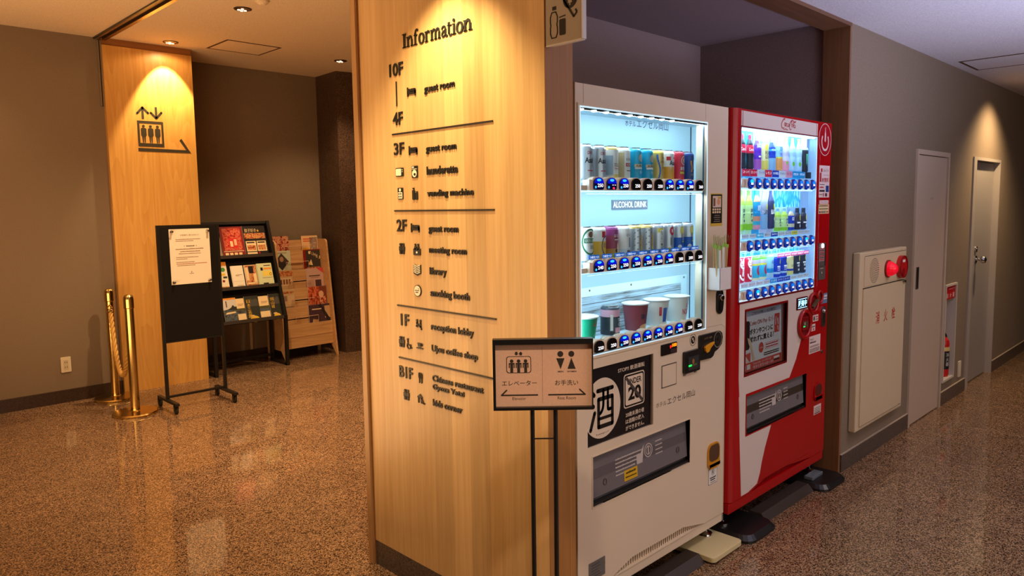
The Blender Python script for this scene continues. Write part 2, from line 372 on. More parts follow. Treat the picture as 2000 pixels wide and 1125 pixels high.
# clad pillar with the floor directory
pl = struct('pillar', MB().box(XP, 1.706, 1.478, 2.436, 0.101, ZC+0.02, OAK).box(XP+0.02, 1.735, 1.7, 2.436, 0.101, ZL+0.02, OAK))
struct('pillar_skirting', MB().box(XP-0.001, 1.706, 1.477, 2.436, 0, 0.101, SKIRT), pl)
struct('edge_trim', MB().box(1.588, 1.735, 2.440, 2.470, 0, ZL, OAKT).box(1.598, 1.735, 2.436, 2.441, 0, ZL, PANELD), pl)
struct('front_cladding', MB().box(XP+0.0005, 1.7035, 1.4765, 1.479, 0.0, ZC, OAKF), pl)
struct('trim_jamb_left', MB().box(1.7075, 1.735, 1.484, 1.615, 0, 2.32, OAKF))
struct('trim_jamb_right', MB().box(3.878, 3.897, 1.482, 1.617, 0, 2.32, WALNUT))
struct('trim_header', MB().box(1.7075, 3.897, 1.482, 1.617, 2.32, ZC+0.002, WALNUTX))
struct('wall_niche_back', MB().box(1.735, 3.95, 2.345, 2.44, 0, ZL, WALLD))
struct('wall_niche_right', MB().box(3.894, 3.99, 1.617, 2.345, 0, 2.4, WALLD))
struct('ceiling_niche', MB().box(1.735, 3.95, 1.617, 2.345, 2.36, 2.42, WALLD))
struct('wall_niche_end', MB().box(3.95, 4.05, 2.345, 2.6, 0, ZL, WALL)); struct('wall_lobby_side', MB().box(4.05, 7.1, 2.5, 2.6, 0, ZL, WALL))
# corridor wall with the door and extinguisher recesses
FW = front(YW)
struct('wall_right', MB().holed(FW, (3.897, 13, 0, ZC), [(4.97, 5.632, -.1, 1.747), (5.684, 5.941, 0.169, 0.844), (6.275, 7.050, -.1, 1.745)], -0.16, 0, WALL))
struct('wall_right_back', MB().box(3.99, 13, YW+0.30, YW+0.36, 0, ZC, WALL))
for i, (a, b) in enumerate(((3.897, 4.962), (5.642, 6.262), (7.062, 13))):
    struct('baseboard_right', MB().box(a, b, YW-0.010, YW, 0, 0.094, SKIRT).box(a, b, YW-0.011, YW, 0.094, 0.097, M('skirting_bead', (176, 160, 140), 0.5)))
DOORW = M('white_door', (188, 168, 148), 0.45); DOORG = M('grey_door', (150, 142, 136), 0.4)
d1 = struct('door_1', MB().box(4.997, 5.60, YW-0.004, YW+0.03, 0.008, 1.722, DOORW))
struct('door_frame', MB().holed(FW, (4.962, 5.642, 0, 1.757), [(4.99, 5.612, -0.1, 1.727)], -0.05, 0.012, DOORW), d1)
mb = MB().holed(FW, (5.033, 5.080, 0.883, 1.022), [(5.044, 5.071, 0.893, 1.012)], 0.004, 0.008, STEEL); mb.fbox(FW, 5.044, 5.071, 0.893, 1.012, 0.0041, 0.0045, INK)
struct('recessed_pull', mb, d1)
mb = MB(); mb.fbox(FW, 5.262, 5.345, 1.444, 1.459, 0.0042, 0.005, M('tape', (188, 172, 154), 0.6)); mb.text(FW, 'PS', 5.275, 5.330, 1.446, 1.457, M('faded_print', (140, 124, 108), 0.7), 0.0052)
struct('door_label', mb, d1)
FD = front(YW+0.035)
d2 = struct('door_2', MB().box(6.53, 7.035, YW+0.035, YW+0.075, 0.008, 1.73, DOORG))
struct('door_frame', MB().holed(FW, (6.258, 7.060, 0, 1.757), [(6.335, 7.04, -0.1, 1.735)], -0.15, 0.010, M('grey_frame', (168, 158, 148), 0.4)).fbox(FW, 6.336, 7.039, 0, 1.735, -0.15, -0.14, INK), d2)
mb = MB().cyl((6.60, YW+0.035, 0.975), (6.60, YW, 0.975), 0.011, CHROME); mb.lathe((6.60, YW+0.005, 0.975), [(0.012, 0), (0.026, 0.008), (0.030, 0.022), (0.026, 0.036), (0.012, 0.044)], CHROME, 20, (0, -1, 0))
mb.disc(FD, 6.60, 0.975, 0.030, 0.030, 0.0005, 0.006, CHROME); struct('door_knob', mb, d2)
struct('lock_cylinder', MB().disc(FD, 6.585, 1.056, 0.024, 0.024, 0.0005, 0.010, CHROME).disc(FD, 6.585, 1.056, 0.008, 0.008, 0.010, 0.013, STEEL), d2)
# ------------------------------------------------------------------ corridor wall things
FH = front(YW-0.04)
IV = M('ivory_steel', (208, 188, 154), 0.4); RED = M('signal_red', (190, 24, 28), 0.35); REDD = M('dark_red', (140, 14, 18), 0.4)
t = thing('fire_hydrant_cabinet', 'ivory fire hydrant cabinet with red kanji on the grey corridor wall', 'cabinet', (4.36, YW, 0.2))
obj('body', MB().box(3.995, 4.725, YW-0.04, YW-0.001, 0.2, 1.17, IV), t, 0.006)
mb = MB().fbox(FH, 4.055, 4.705, 0.985, 1.150, 0.0003, 0.0025, IV); mb.fbox(FH, 4.055, 4.705, 1.148, 1.1505, 0.0026, 0.003, INK); obj('upper_panel', mb, t)
mb = MB().fbox(FH, 4.040, 4.655, 0.225, 0.974, 0.0005, 0.006, IV); mb.fbox(FH, 4.655, 4.705, 0.225, 0.974, 0.0003, 0.0015, IV); mb.fbox(FH, 4.04, 4.705, 0.975, 0.979, 0.0003, 0.003, INK); mb.fbox(FH, 4.05, 4.70, 0.2195, 0.2225, 0.0003, 0.0015, INK)
for i, ch in enumerate('消火栓'): mb.text(FH, ch, 4.232+0.125*i, 4.288+0.125*i, 0.762, 0.832, M('red_print', (176, 30, 26), 0.5), 0.0063, 0, 0.012)
d = obj('door', mb, t)
obj('latch', MB().prism(FH, [(4.645, 0.973), (4.70, 0.973), (4.70, 0.955)], 0.006, 0.012, STEEL), d)
mb = MB()
for k in range(1, 8):
    for i in range(int(5*k)):
        a = 2*PI*i/int(5*k); mb.disc(FH, 4.198+0.0095*k*math.cos(a), 1.064+0.0095*k*math.sin(a), 0.0030, 0.0030, 0.0026, 0.003, INK, 6)
obj('speaker_grille', mb, t)
mb = MB().disc(FH, 4.40, 1.060, 0.050, 0.050, 0.0026, 0.012, REDD); mb.lathe((4.40, YW-0.052, 1.060), [(0.044, 0), (0.040, 0.016), (0.030, 0.032), (0.018, 0.042), (0.006, 0.046)], M('red_lens', (226, 20, 46), 0.12, 0, 0.45, ecol=(255, 10, 40)), 24, (0, -1, 0)); obj('alarm_lamp', mb, t)
mb = MB().disc(FH, 4.605, 1.058, 0.066, 0.066, 0.0026, 0.024, RED); mb.ring(FH, 4.605, 1.058, 0.066, 0.066, 0.008, 0.024, 0.028, REDD); mb.disc(FH, 4.60, 1.028, 0.024, 0.024, 0.024, 0.027, REDD); mb.fbox(FH, 4.585, 4.625, 1.085, 1.10, 0.024, 0.0255, WHITE)
obj('call_button', mb, t)
obj('phone_jack', MB().disc(FH, 4.680, 1.083, 0.018, 0.018, 0.0026, 0.018, STEEL).disc(FH, 4.680, 1.032, 0.018, 0.018, 0.0026, 0.018, STEEL), t)
# extinguisher recess
t = thing('extinguisher_recess', 'white framed wall recess with red header for the extinguisher', 'recess', (5.81, YW, 0.16))
obj('frame', MB().holed(FW, (5.675, 5.95, 0.16, 0.853), [(5.69, 5.935, 0.175, 0.838)], -0.15, 0.012, M('recess_frame', (196, 186, 172), 0.5)).box(5.69, 5.935, YW+0.14, YW+0.15, 0.175, 0.838, WALL), t)
mb = MB().fbox(FW, 5.695, 5.93, 0.745, 0.834, -0.004, 0.004, RED)
for i, ch in enumerate('消火器'): mb.text(FW, ch, 5.718+0.072*i, 5.757+0.072*i, 0.755, 0.787, WHITE, 0.0045)
mb.fbox(FW, 5.77, 5.915, 0.812, 0.820, 0.0042, 0.0046, M('pale_red', (214, 120, 110), 0.6)); obj('header_sign', mb, t)
cx, cy = 5.865, YW+0.050
t = thing('fire_extinguisher', 'red fire extinguisher standing in the corridor wall recess', 'fire extinguisher', (cx, cy, 0.175))
obj('cylinder', MB().lathe((cx, cy, 0.176), [(0.044, 0), (0.047, 0.012), (0.047, 0.235), (0.042, 0.262), (0.026, 0.282), (0.014, 0.288)], RED, 24), t)
mb = MB().lathe((cx, cy, 0.23), [(0.0475, 0), (0.0475, 0.13)], INK, 24); mb.lathe((cx, cy, 0.363), [(0.0476, 0), (0.0476, 0.028)], M('yellow_band', (214, 196, 120), 0.6), 24)
fc = lambda a, b, w: Vector((cx+(0.048+w)*math.sin(a/0.048), cy-(0.048+w)*math.cos(a/0.048), b))
for i, ch in enumerate('消火器'): mb.text(None, ch, -0.034, -0.008, 0.322-0.034*i, 0.349-0.034*i, WHITE, 0.0006, fn=fc)
obj('instruction_label', mb, t)
obj('valve', MB().cyl((cx, cy, 0.463), (cx, cy, 0.50), 0.012, STEEL), t)
mb = MB().tube([(cx-0.055, cy, 0.505), (cx-0.01, cy, 0.498), (cx+0.02, cy, 0.503)], 0.006, INK); obj('lever', mb, t)
obj('carry_handle', MB().tube([(cx-0.060, cy, 0.545), (cx-0.015, cy, 0.522), (cx+0.02, cy, 0.515)], 0.005, INK), t)
obj('hose', MB().tube(spline([(cx+0.01, cy, 0.49), (cx+0.052, cy-0.01, 0.46), (cx+0.058, cy-0.01, 0.36), (cx+0.056, cy-0.01, 0.28)]), 0.006, INK), t)
mb = MB().rrect(FW, 6.085, 6.148, 0.130, 0.248, 0.006, 0.0003, 0.008, M('ivory_plastic', (216, 204, 178), 0.45)); mb.fbox(FW, 6.10, 6.133, 0.15, 0.228, 0.008, 0.0095, M('ivory_plastic'))
tag(obj('outlet_cover', mb), 'small ivory cover plate low on the corridor wall beside the recessed grey door', 'outlet cover')
# ceiling hatches, lamps
def hatch(name, x0, x1, y0, y1, z, label, mc):
    fr = F((0, 0, z), (1, 0, 0), (0, -1, 0), (0, 0, -1)); t = thing(name, label, 'access hatch', ((x0+x1)/2, (y0+y1)/2, z-0.004))
    obj('frame', MB().holed(fr, (x0, x1, -y1, -y0), [(x0+0.016, x1-0.016, -y1+0.016, -y0-0.016)], 0.0002, 0.003, M('hatch_gap', (84, 52, 30), 0.6)), t)
    obj('panel', MB().fbox(fr, x0+0.014, x1-0.014, -y1+0.014, -y0-0.014, 0.0002, 0.002, mc), t)
hatch('ceiling_hatch', 2.562, 3.02, 5.74, 6.145, ZL, 'square access hatch in the amber lobby ceiling', CEIL)
hatch('ceiling_hatch', 5.51, 5.965, 0.96, 1.415, ZC, 'pale square access hatch in the corridor ceiling above the doors', CEILC)
def downlight(x, y, z, label):
    t = thing('ceiling_downlight', label, 'downlight', (x, y, z-0.012), 'recessed ceiling downlights')
    mb = MB().lathe((x, y, z-0.0002), [(0.058, 0), (0.057, -0.004), (0.050, -0.005)], M('lamp_rim', (60, 40, 28), 0.4), 28); obj('trim_ring', mb, t)
    mb = MB().lathe((x, y, z-0.0054), [(0.049, 0), (0.040, -0.002), (0.03, -0.003)], M('reflector', (220, 200, 180), 0.15, 1.0), 28); obj('reflector', mb, t)
    mb = MB()
    for dx, dy in ((0.02, 0.008), (-0.012, -0.02), (-0.022, 0.012), (0.004, 0.026)): mb.lathe((x+dx, y+dy, z-0.0085), [(0.011, 0), (0.008, -0.003), (0.002, -0.004)], M('lamp_glow', (255, 226, 190), 0.4, 0, 2.2), 10)
    obj('bulb', mb, t)
downlight(2.267, 4.817, ZL, 'recessed downlight nearest the top edge in the lobby ceiling')
downlight(2.269, 6.116, ZL, 'recessed downlight right above the honey coloured elevator panel')
downlight(3.674, 5.898, ZL, 'recessed downlight by the dark stone column')
mb = MB().lathe((2.274, 4.551, ZL-0.0002), [(0.045, 0), (0.042, -0.012), (0.02, -0.028), (0.005, -0.03)], CEIL, 20)
tag(obj('smoke_detector', mb), 'pale round smoke detector on the lobby ceiling at the top edge', 'smoke detector')

# ------------------------------------------------------------------ lobby, left side
FL = front(6.323)
t = thing('wall_outlet', 'ivory twin power outlet on the taupe wall left of the brass posts', 'outlet', (1.428, 6.323, 0.232))
IVP = M('ivory_plastic', (216, 204, 178), 0.45)
obj('cover_plate', MB().rrect(FL, 1.394, 1.463, 0.232, 0.349, 0.006, 0.0003, 0.008, IVP), t, 0.0015)
mb = MB().fbox(FL, 1.413, 1.444, 0.253, 0.328, 0.008, 0.0095, M('outlet_insert', (196, 184, 156), 0.5))
for v in (0.272, 0.309):
    for u in (1.422, 1.435): mb.fbox(FL, u-0.0016, u+0.0016, v-0.006, v+0.006, 0.0096, 0.0099, INK)
obj('socket_insert', mb, t)
def stanchion(x, y, label):
    t = thing('rope_stanchion', label, 'stanchion', (x, y, 0), 'brass stanchions')
    obj('base', MB().lathe((x, y, 0), [(0.150, 0), (0.151, 0.012), (0.146, 0.020), (0.04, 0.026), (0.03, 0.03)], BRASS, 40), t)
    obj('post', MB().lathe((x, y, 0.028), [(0.032, 0), (0.030, 0.01), (0.030, 0.735)], BRASS, 28), t)
    obj('cap', MB().lathe((x, y, 0.763), [(0.0335, 0), (0.0345, 0.006), (0.0345, 0.066), (0.032, 0.084), (0.024, 0.095), (0.010, 0.10)], BRASS, 28), t)
    return t
stanchion(1.712, 6.15, 'brass rope stanchion standing closest to the taupe wall')
stanchion(1.676, 5.578, 'brass rope stanchion standing in front, beside the notice board')
# rope hangs from the rear post hook, down and up to the front post
pts = spline([(1.700, 6.10, 0.70), (1.698, 6.07, 0.56), (1.694, 6.01, 0.38), (1.690, 5.93, 0.262), (1.688, 5.865, 0.235), (1.686, 5.80, 0.262), (1.682, 5.715, 0.38), (1.678, 5.645, 0.56), (1.676, 5.62, 0.70)], 14)
t = thing('barrier_rope', 'twisted gold rope hanging in a loop between the brass stanchions', 'rope', (1.688, 5.865, 0.22))
ROPE = M('gold_rope', (210, 164, 84), 0.55)
mb = MB()
for k in range(3):
    P = []
    for i, p in enumerate(pts):
        d = (Vector(pts[min(i+1, len(pts)-1)])-Vector(pts[max(i-1, 0)])).normalized(); a = Vector((1, 0, 0)); a = (a-d*a.dot(d)).normalized(); b = d.cross(a)
        th = i*0.62+k*2*PI/3; P.append(Vector(p)+(a*math.cos(th)+b*math.sin(th))*0.0085)
    mb.tube(P, 0.0095, ROPE, 8)
obj('cord', mb, t)
for p, q, yy in ((pts[0], pts[3], 6.122), (pts[-1], pts[-4], 5.606)):
    mb = MB().cyl(p, q, 0.017, BRASS); mb.tube([(p[0]+0.014*math.cos(a), p[1], p[2]+0.018+0.018*math.sin(a)) for a in [2*PI*i/14 for i in range(14)]], 0.004, BRASS, 6, True)
    mb.cyl((p[0], p[1], p[2]+0.034), (p[0], yy, p[2]+0.036), 0.005, BRASS); obj('end_ferrule', mb, t)
# notice board on castors
BX0, BX1, BY = 1.872, 2.300, 5.495
FB = front(BY-0.012)
t = thing('notice_board', 'black mobile notice board standing before the honey wood panel', 'notice board', ((BX0+BX1)/2, BY, 0))
mb = MB()
for x in (BX0, BX1): mb.box(x-0.010, x+0.010, BY-0.012, BY+0.012, 0.075, 1.345, BLACK)
mb.box(BX0, BX1, BY-0.01, BY+0.01, 1.327, 1.345, BLACK); mb.box(BX0, BX1, BY-0.01, BY+0.01, 0.492, 0.505, BLACK); mb.box(BX0, BX1, BY-0.01, BY+0.01, 0.088, 0.104, BLACK)
obj('frame', mb, t)
obj('panel', MB().box(BX0+0.010, BX1-0.010, BY-0.010, BY+0.008, 0.503, 1.328, BLACKM), t)
for x in (BX0, BX1):
    obj('foot_bar', MB().box(x-0.014, x+0.014, BY-0.195, BY+0.175, 0.062, 0.082, BLACK), t, 0.003)
    for dy in (-0.155, 0.160):
        y = BY+dy; mb = MB().cyl((x-0.009, y, 0.025), (x+0.009, y, 0.025), 0.025, M('castor_rubber', (30, 28, 27), 0.6)); mb.cyl((x-0.011, y, 0.025), (x+0.011, y, 0.025), 0.011, STEEL)
        mb.box(x-0.014, x-0.011, y-0.012, y+0.012, 0.02, 0.062, BLACK); mb.box(x+0.011, x+0.014, y-0.012, y+0.012, 0.02, 0.062, BLACK); mb.box(x-0.014, x+0.014, y-0.012, y+0.012, 0.054, 0.062, BLACK); obj('castor', mb, t)
PX0, PX1, PZ0, PZ1 = 1.944, 2.234, 0.912, 1.315
GREYT = M('print_grey', (150, 120, 96), 0.7); DKT = M('print_dark', (84, 62, 48), 0.7)
mb = MB().fbox(FB, PX0, PX1, PZ0, PZ1, -0.0018, 0.0002, PAPER)
def dashes(mb, fr, u0, u1, v, h, w, m, seed):
    r = random.Random(seed); u = u0
    while u < u1:
        l = h*r.uniform(0.5, 0.95); mb.fbox(fr, u, min(u+l, u1), v, v+h*r.uniform(0.7, 1.0), w, w+0.0002, m); u += l+h*0.16
mb.text(FB, '外壁補修工事のお知らせ', 2.022, 2.156, 1.264, 1.276, DKT, 0.0004)
for k, (a, b, z, h, m) in enumerate(((1.988, 2.165, 1.237, .006, GREYT), (1.988, 2.115, 1.225, .006, GREYT), (2.062, 2.12, 1.186, .008, DKT), (1.985, 2.185, 1.165, .008, GREYT), (2.015, 2.16, 1.147, .008, GREYT), (2.005, 2.165, 1.132, .006, GREYT), (1.985, 2.145, 1.106, .006, GREYT), (1.985, 2.065, 1.094, .006, GREYT), (1.985, 2.115, 1.070, .006, GREYT), (1.985, 2.205, 1.058, .006, M('print_red', (170, 96, 70), 0.7)), (1.99, 2.12, 1.046, .006, GREYT), (2.075, 2.105, 0.986, .004, DKT))): dashes(mb, FB, a, b, z, h, 0.0004, m, k)
mb.disc(FB, 2.048, 1.19, 0.003, 0.003, 0.0004, 0.0006, DKT, 10); mb.disc(FB, 2.134, 1.19, 0.003, 0.003, 0.0004, 0.0006, DKT, 10); mb.fbox(FB, 2.088, 2.093, 0.994, 1.002, 0.0004, 0.0006, DKT)
tag(obj('notice_sheet', mb), 'white printed notice sheet fixed to the black mobile board', 'notice')
for x, z, w in ((PX0+0.018, PZ1-0.018, 'upper left'), (PX1-0.014, PZ1-0.018, 'upper right'), (PX0+0.016, PZ0+0.018, 'lower left'), (PX1-0.016, PZ0+0.018, 'lower right')):
    mb = MB().lathe((x, BY-0.0125, z), [(0.0110, 0), (0.0115, 0.004), (0.008, 0.010), (0.0065, 0.016), (0.009, 0.020), (0.007, 0.023)], CHROME, 18, (0, -1, 0))
    tag(obj('magnet', mb), 'shiny round magnet holding the %s corner of the notice' % w, 'magnet', 'notice board magnets')
# elevator pictogram on the wood panel
FP = front(6.282)
px = lambda cx, cy: (2.038+(cx-718)*0.001465, 2.167-(cy-634-(cx-718)*0.075)*0.00150)
mb = MB(); k0, k1 = 0.0004, 0.0012; G_ = M('sign_dark', (52, 42, 26), 0.6)
mb.line(FP, [px(748, 626), px(748, 562)], 0.017, k0, k1, G_, False); mb.line(FP, [px(720, 596), px(748, 566), px(776, 596)], 0.017, k0, k1, G_)
mb.line(FP, [px(818, 564), px(818, 624)], 0.017, k0, k1, G_, False); mb.line(FP, [px(790, 594), px(818, 624), px(846, 594)], 0.017, k0, k1, G_)
q = obj('lift_arrows', mb); 
t = thing('elevator_sign', 'dark vinyl elevator pictogram with arrows on the honey wood panel', 'sign', (2.13, 6.282, 1.93)); q.location -= Vector((2.13, 6.282, 1.93)); q.parent = t
mb = MB(); mb.holed(FP, (2.036, 2.234, 1.965, 2.168), [(2.052, 2.218, 1.992, 2.148)], k0, k1, G_); obj('car_outline', mb, t)
for cx in (2.082, 2.135, 2.188):
    mb = MB().disc(FP, cx, 2.126, 0.011, 0.0115, k0, k1, G_, 16); mb.prism(FP, rr(cx-0.021, cx+0.021, 2.045, 2.112, 0.012), k0, k1, G_); mb.prism(FP, [(cx-0.014, 2.046), (cx-0.001, 2.046), (cx-0.003, 1.995), (cx-0.010, 1.995)], k0, k1, G_); mb.prism(FP, [(cx+0.001, 2.046), (cx+0.014, 2.046), (cx+0.010, 1.995), (cx+0.003, 1.995)], k0, k1, G_)
    obj('passenger_figure', mb, t)
mb = MB().prism(FP, [(2.034, 1.925), (2.445, 1.925), (2.372, 2.042), (2.356, 2.026), (2.408, 1.949), (2.034, 1.953)], k0, k1, G_); obj('direction_arrow', mb, t)
# black brochure rack
KX0, KX1 = 2.55, 3.22
yk = lambda z: 6.30+(z-0.45)*0.305
sl = math.hypot(1, 0.305)
def slant(y0, z0, k=0.305): s_ = math.hypot(1, k); return F((0, y0, z0), (1, 0, 0), (0, k/s_, 1/s_), (0, -1/s_, k/s_))
FK = slant(6.30, 0.45)
t = thing('brochure_rack', 'black metal brochure rack with three sloping shelves by the back wall', 'rack', ((KX0+KX1)/2, 6.4, 0))
mb = MB()
for x in (KX0-0.014, KX1-0.014):
    mb.box(x, x+0.028, 6.255, 6.285, 0, 0.47, BLACK); mb.prism(F((x, 0, 0), (0, 1, 0), (0, 0, 1), (1, 0, 0)), [(6.255, 0.46), (6.31, 0.44), (6.60, 1.335), (6.545, 1.345)], 0, 0.028, BLACK)
    mb.box(x, x+0.028, 6.56, 6.585, 0, 1.30, BLACK); mb.box(x, x+0.028, 6.26, 6.58, 0.0, 0.024, BLACK)
obj('side_frame', mb, t)
obj('back_panel', MB().fbox(FK, KX0, KX1, 0.0, 0.925, -0.022, -0.016, BLACKM), t)
obj('top_rail', MB().fbox(FK, KX0, KX1, 0.905, 0.93, -0.02, 0.012, BLACK), t)
for v in (0.0, 0.305, 0.595):
    obj('shelf', MB().fbox(FK, KX0+0.01, KX1-0.01, v-0.012, v+0.004, -0.016, 0.034, BLACK).fbox(FK, KX0+0.01, KX1-0.01, v-0.014, v+0.016, 0.034, 0.038, M('shelf_lip', (52, 44, 40), 0.35)), t)
obj('back_strut', MB().box(KX0, KX1, 6.56, 6.58, 0.05, 0.075, BLACK), t)
def leaflet(name, label, cat, group, fr, u0, u1, v0, v1, w0, th, base, deco=None, sheets=0, edge=None):
    mb = MB().fbox(fr, u0, u1, v0, v1, w0, w0+th, base, edge or PAPER)
    for k in range(sheets): mb.fbox(fr, u0-0.002*(k+1), u1-0.002, v0, v1-0.001*k+0.002, w0-0.003*(k+1), w0-0.003*k-0.0008, edge or PAPER)
    if deco: deco(mb, fr, u0, u1, v0, v1, w0+th)
    return tag(obj(name, mb), label, cat, group)
W_ = lambda w: (w+0.0002, w+0.0007)
def rect(mb, fr, b, a0, a1, c0, c1, m, k=0):
    u0, u1, v0, v1, w = b; mb.fbox(fr, u0+(u1-u0)*a0, u0+(u1-u0)*a1, v0+(v1-v0)*c0, v0+(v1-v0)*c1, w+0.0002+k*0.0004, w+0.0005+k*0.0004, m)
RP = pattern('flyer_red_photo', [(60, 10, 10), (196, 40, 30), (216, 120, 90), (160, 26, 20)], 45); FOOD = pattern('food_photo', [(60, 26, 14), (170, 70, 34), (222, 168, 110), (120, 40, 20)], 55)
MAROON = M('maroon_ink', (132, 30, 26), 0.45); CREAM = M('cream_ink', (232, 206, 160), 0.6); GOLD = M('gold_ink', (226, 180, 52), 0.5); NAVYK = M('night_ink', (40, 42, 36), 0.5); ORNG = M('orange_ink', (232, 150, 40), 0.5); GRN = M('green_ink', (70, 140, 60), 0.5)
PGRN = M('pale_green_ink', (206, 212, 170), 0.6); YEL = M('yellow_ink', (232, 206, 90), 0.6); SKYG = M('grey_sky_ink', (206, 200, 196), 0.6); LAKE = pattern('lake_photo', [(40, 44, 50), (88, 98, 108), (60, 62, 60)], 30); BLK = M('flyer_black', (30, 22, 24), 0.45)
def d_red(mb, f, *b):
    rect(mb, f, b, .1, .9, .22, .94, RP); rect(mb, f, b, .32, .72, .3, .62, M('flyer_scarlet', (206, 36, 30), .5), 1); rect(mb, f, b, .38, .5, .34, .52, CREAM, 2); rect(mb, f, b, .56, .68, .38, .58, M('flyer_skin', (226, 178, 140), .6), 2)
    for k in range(4): rect(mb, f, b, .1+.2*k, .24+.2*k, .05, .14, CREAM, 1)
    rect(mb, f, b, .06, .94, .18, .2, CREAM, 1)
def d_gyo(mb, f, *b):
    u0, u1, v0, v1, w = b
    mb.text(f, '餃子好き', u0+.02, u0+.13, v1-.06, v1-.025, CREAM, w+.0004); mb.text(f, '★', u0+.135, u0+.16, v1-.06, v1-.03, GOLD, w+.0004)
    rect(mb, f, b, .04, .96, .58, .76, FOOD)
    rect(mb, f, b, .06, .5, .16, .5, CREAM); rect(mb, f, b, .54, .95, .16, .5, CREAM); rect(mb, f, b, .06, .5, .03, .13, CREAM); rect(mb, f, b, .1, .46, .2, .36, FOOD, 1); rect(mb, f, b, .58, .9, .2, .36, FOOD, 1); rect(mb, f, b, .1, .44, .43, .47, BLK, 1); rect(mb, f, b, .58, .9, .43, .47, BLK, 1); rect(mb, f, b, .56, .62, .05, .13, M('signal_red'), 1)
gk = 'leaflets on the black rack'
leaflet('flyer', 'pale grey sheet at the left end of the top black shelf', 'flyer', gk, FK, 2.690, 2.752, .605, .80, 0.0, .002, M('grey_sheet', (170, 150, 130), .7))
leaflet('flyer', 'dark red flyer with people in red on the top black shelf', 'flyer', gk, FK, 2.757, 2.966, .600, .885, 0.002, .003, MAROON, d_red)
leaflet('flyer', 'black flyer with cream panels at the right end of the top shelf', 'flyer', gk, FK, 2.970, 3.188, .598, .886, 0.0, .004, BLK, d_gyo)
def d_y(mb, f, *b): rect(mb, f, b, 0, 1, .86, 1, ORNG); mb.disc(f, (b[0]+b[1])/2, b[2]+.72*(b[3]-b[2]), .020, .020, *W_(b[4]), GRN, 18); rect(mb, f, b, .1, .7, .5, .58, GOLD); rect(mb, f, b, .4, .9, .4, .47, NAVYK); mb.disc(f, b[0]+.4*(b[1]-b[0]), b[2]+.3*(b[3]-b[2]), .012, .012, *W_(b[4]), MAROON, 14); rect(mb, f, b, 0, 1, 0, .1, FOOD)
def d_w(mb, f, *b): rect(mb, f, b, .3, .85, .58, .6, GREYT); rect(mb, f, b, .3, .6, .54, .56, GREYT); rect(mb, f, b, .05, .95, .3, .305, GREYT); rect(mb, f, b, .3, .85, .1, .12, GREYT)
def d_f(mb, f, *b): rect(mb, f, b, .03, .97, .03, .97, FOOD); rect(mb, f, b, .35, .75, .62, .95, BLK, 1); rect(mb, f, b, .05, .3, .3, .9, CREAM, 1); rect(mb, f, b, .7, .95, .15, .6, CREAM, 1); rect(mb, f, b, .1, .9, .12, .2, CREAM, 1)
def d_g(mb, f, *b): rect(mb, f, b, .4, .95, .72, .8, ORNG); rect(mb, f, b, .3, .95, .42, .66, YEL); rect(mb, f, b, .2, .36, .68, .82, BLK); mb.ring(f, b[0]+.85*(b[1]-b[0]), b[2]+.5*(b[3]-b[2]), .012, .013, .003, *W_(b[4]+.0005), BLK); rect(mb, f, b, .25, .95, .34, .36, GREYT); rect(mb, f, b, .25, .6, .06, .12, BLK); rect(mb, f, b, .45, .9, .88, .92, DKT)
leaflet('brochure', 'tall yellow topped leaflet at the left end of the middle black shelf', 'brochure', gk, FK, 2.690, 2.762, .310, .560, 0.0, .004, M('leaf_white', (232, 222, 200), .6), d_y)
leaflet('brochure', 'plain white brochure stack on the middle black shelf', 'brochure', gk, FK, 2.798, 2.906, .310, .515, 0.008, .004, PAPER, d_w, 2)
leaflet('brochure', 'brochure with food photo on the middle black shelf beside the pale green one', 'brochure', gk, FK, 2.922, 3.03, .312, .515, 0.005, .004, M('leaf_peach', (226, 180, 140), .6), d_f, 1)
leaflet('brochure', 'pale green leaflet stack at the right end of the middle shelf', 'brochure', gk, FK, 3.042, 3.182, .312, .520, 0.012, .004, PGRN, d_g, 3, PGRN)
def d_l(mb, f, *b):
    rect(mb, f, b, 0, 1, 0, .5, LAKE); rect(mb, f, b, 0, 1, .93, 1, ORNG); u0, u1, v0, v1, w = b; P = lambda a, c: (u0+(u1-u0)*a, v0+(v1-v0)*c)
    mb.prism(f, [P(0, .5), P(1, .48), P(1, .62), P(.85, .62), P(.72, .7), P(.6, .6), P(.35, .53)], w+.0006, w+.0009, NAVYK); mb.prism(f, [P(.1, .32), P(.9, .36), P(.85, .42), P(.2, .4)], w+.0008, w+.0011, CREAM); rect(mb, f, b, .22, .3, .62, .88, DKT)
def d_c(mb, f, *b): rect(mb, f, b, 0, 1, .32, .52, LAKE); u0, u1, v0, v1, w = b; rect(mb, f, b, 0, 1, .46, .56, pattern('pine_photo', [(40, 40, 24), (92, 90, 50), (60, 56, 34)], 80), 1); rect(mb, f, b, .25, .9, .74, .76, GREYT); rect(mb, f, b, .25, .8, .68, .7, GREYT)
def d_n(txt):
    def g(mb, f, *b):
        u0, u1, v0, v1, w = b; L = u1-u0; H = v1-v0
        mb.prism(f, [(u0+L*a, v0+H*c) for a, c in ((.35, .55), (.95, .55), (.95, .8), (.8, .88), (.6, .82), (.4, .9))], w+.0002, w+.0005, M('castle_grey', (70, 68, 64), .6))
        n = len(txt)
        for i, ch in enumerate(txt): h = min(.032, .12/n*1.3); mb.text(f, ch, u0+L*.14, u0+L*.14+h, v1-.03-(i+1)*h*1.08, v1-.03-(i+1)*h*1.08+h*.95, GOLD, w+.0008)
        mb.disc(f, u0+L*.55, v0, L*.32, .03, w+.0002, w+.0005, GOLD, 24); mb.disc(f, u0+L*.4, v0+.03, L*.18, .01, w+.0006, w+.0008, M('cloud_ink', (214, 180, 110), .6), 18)
    return g
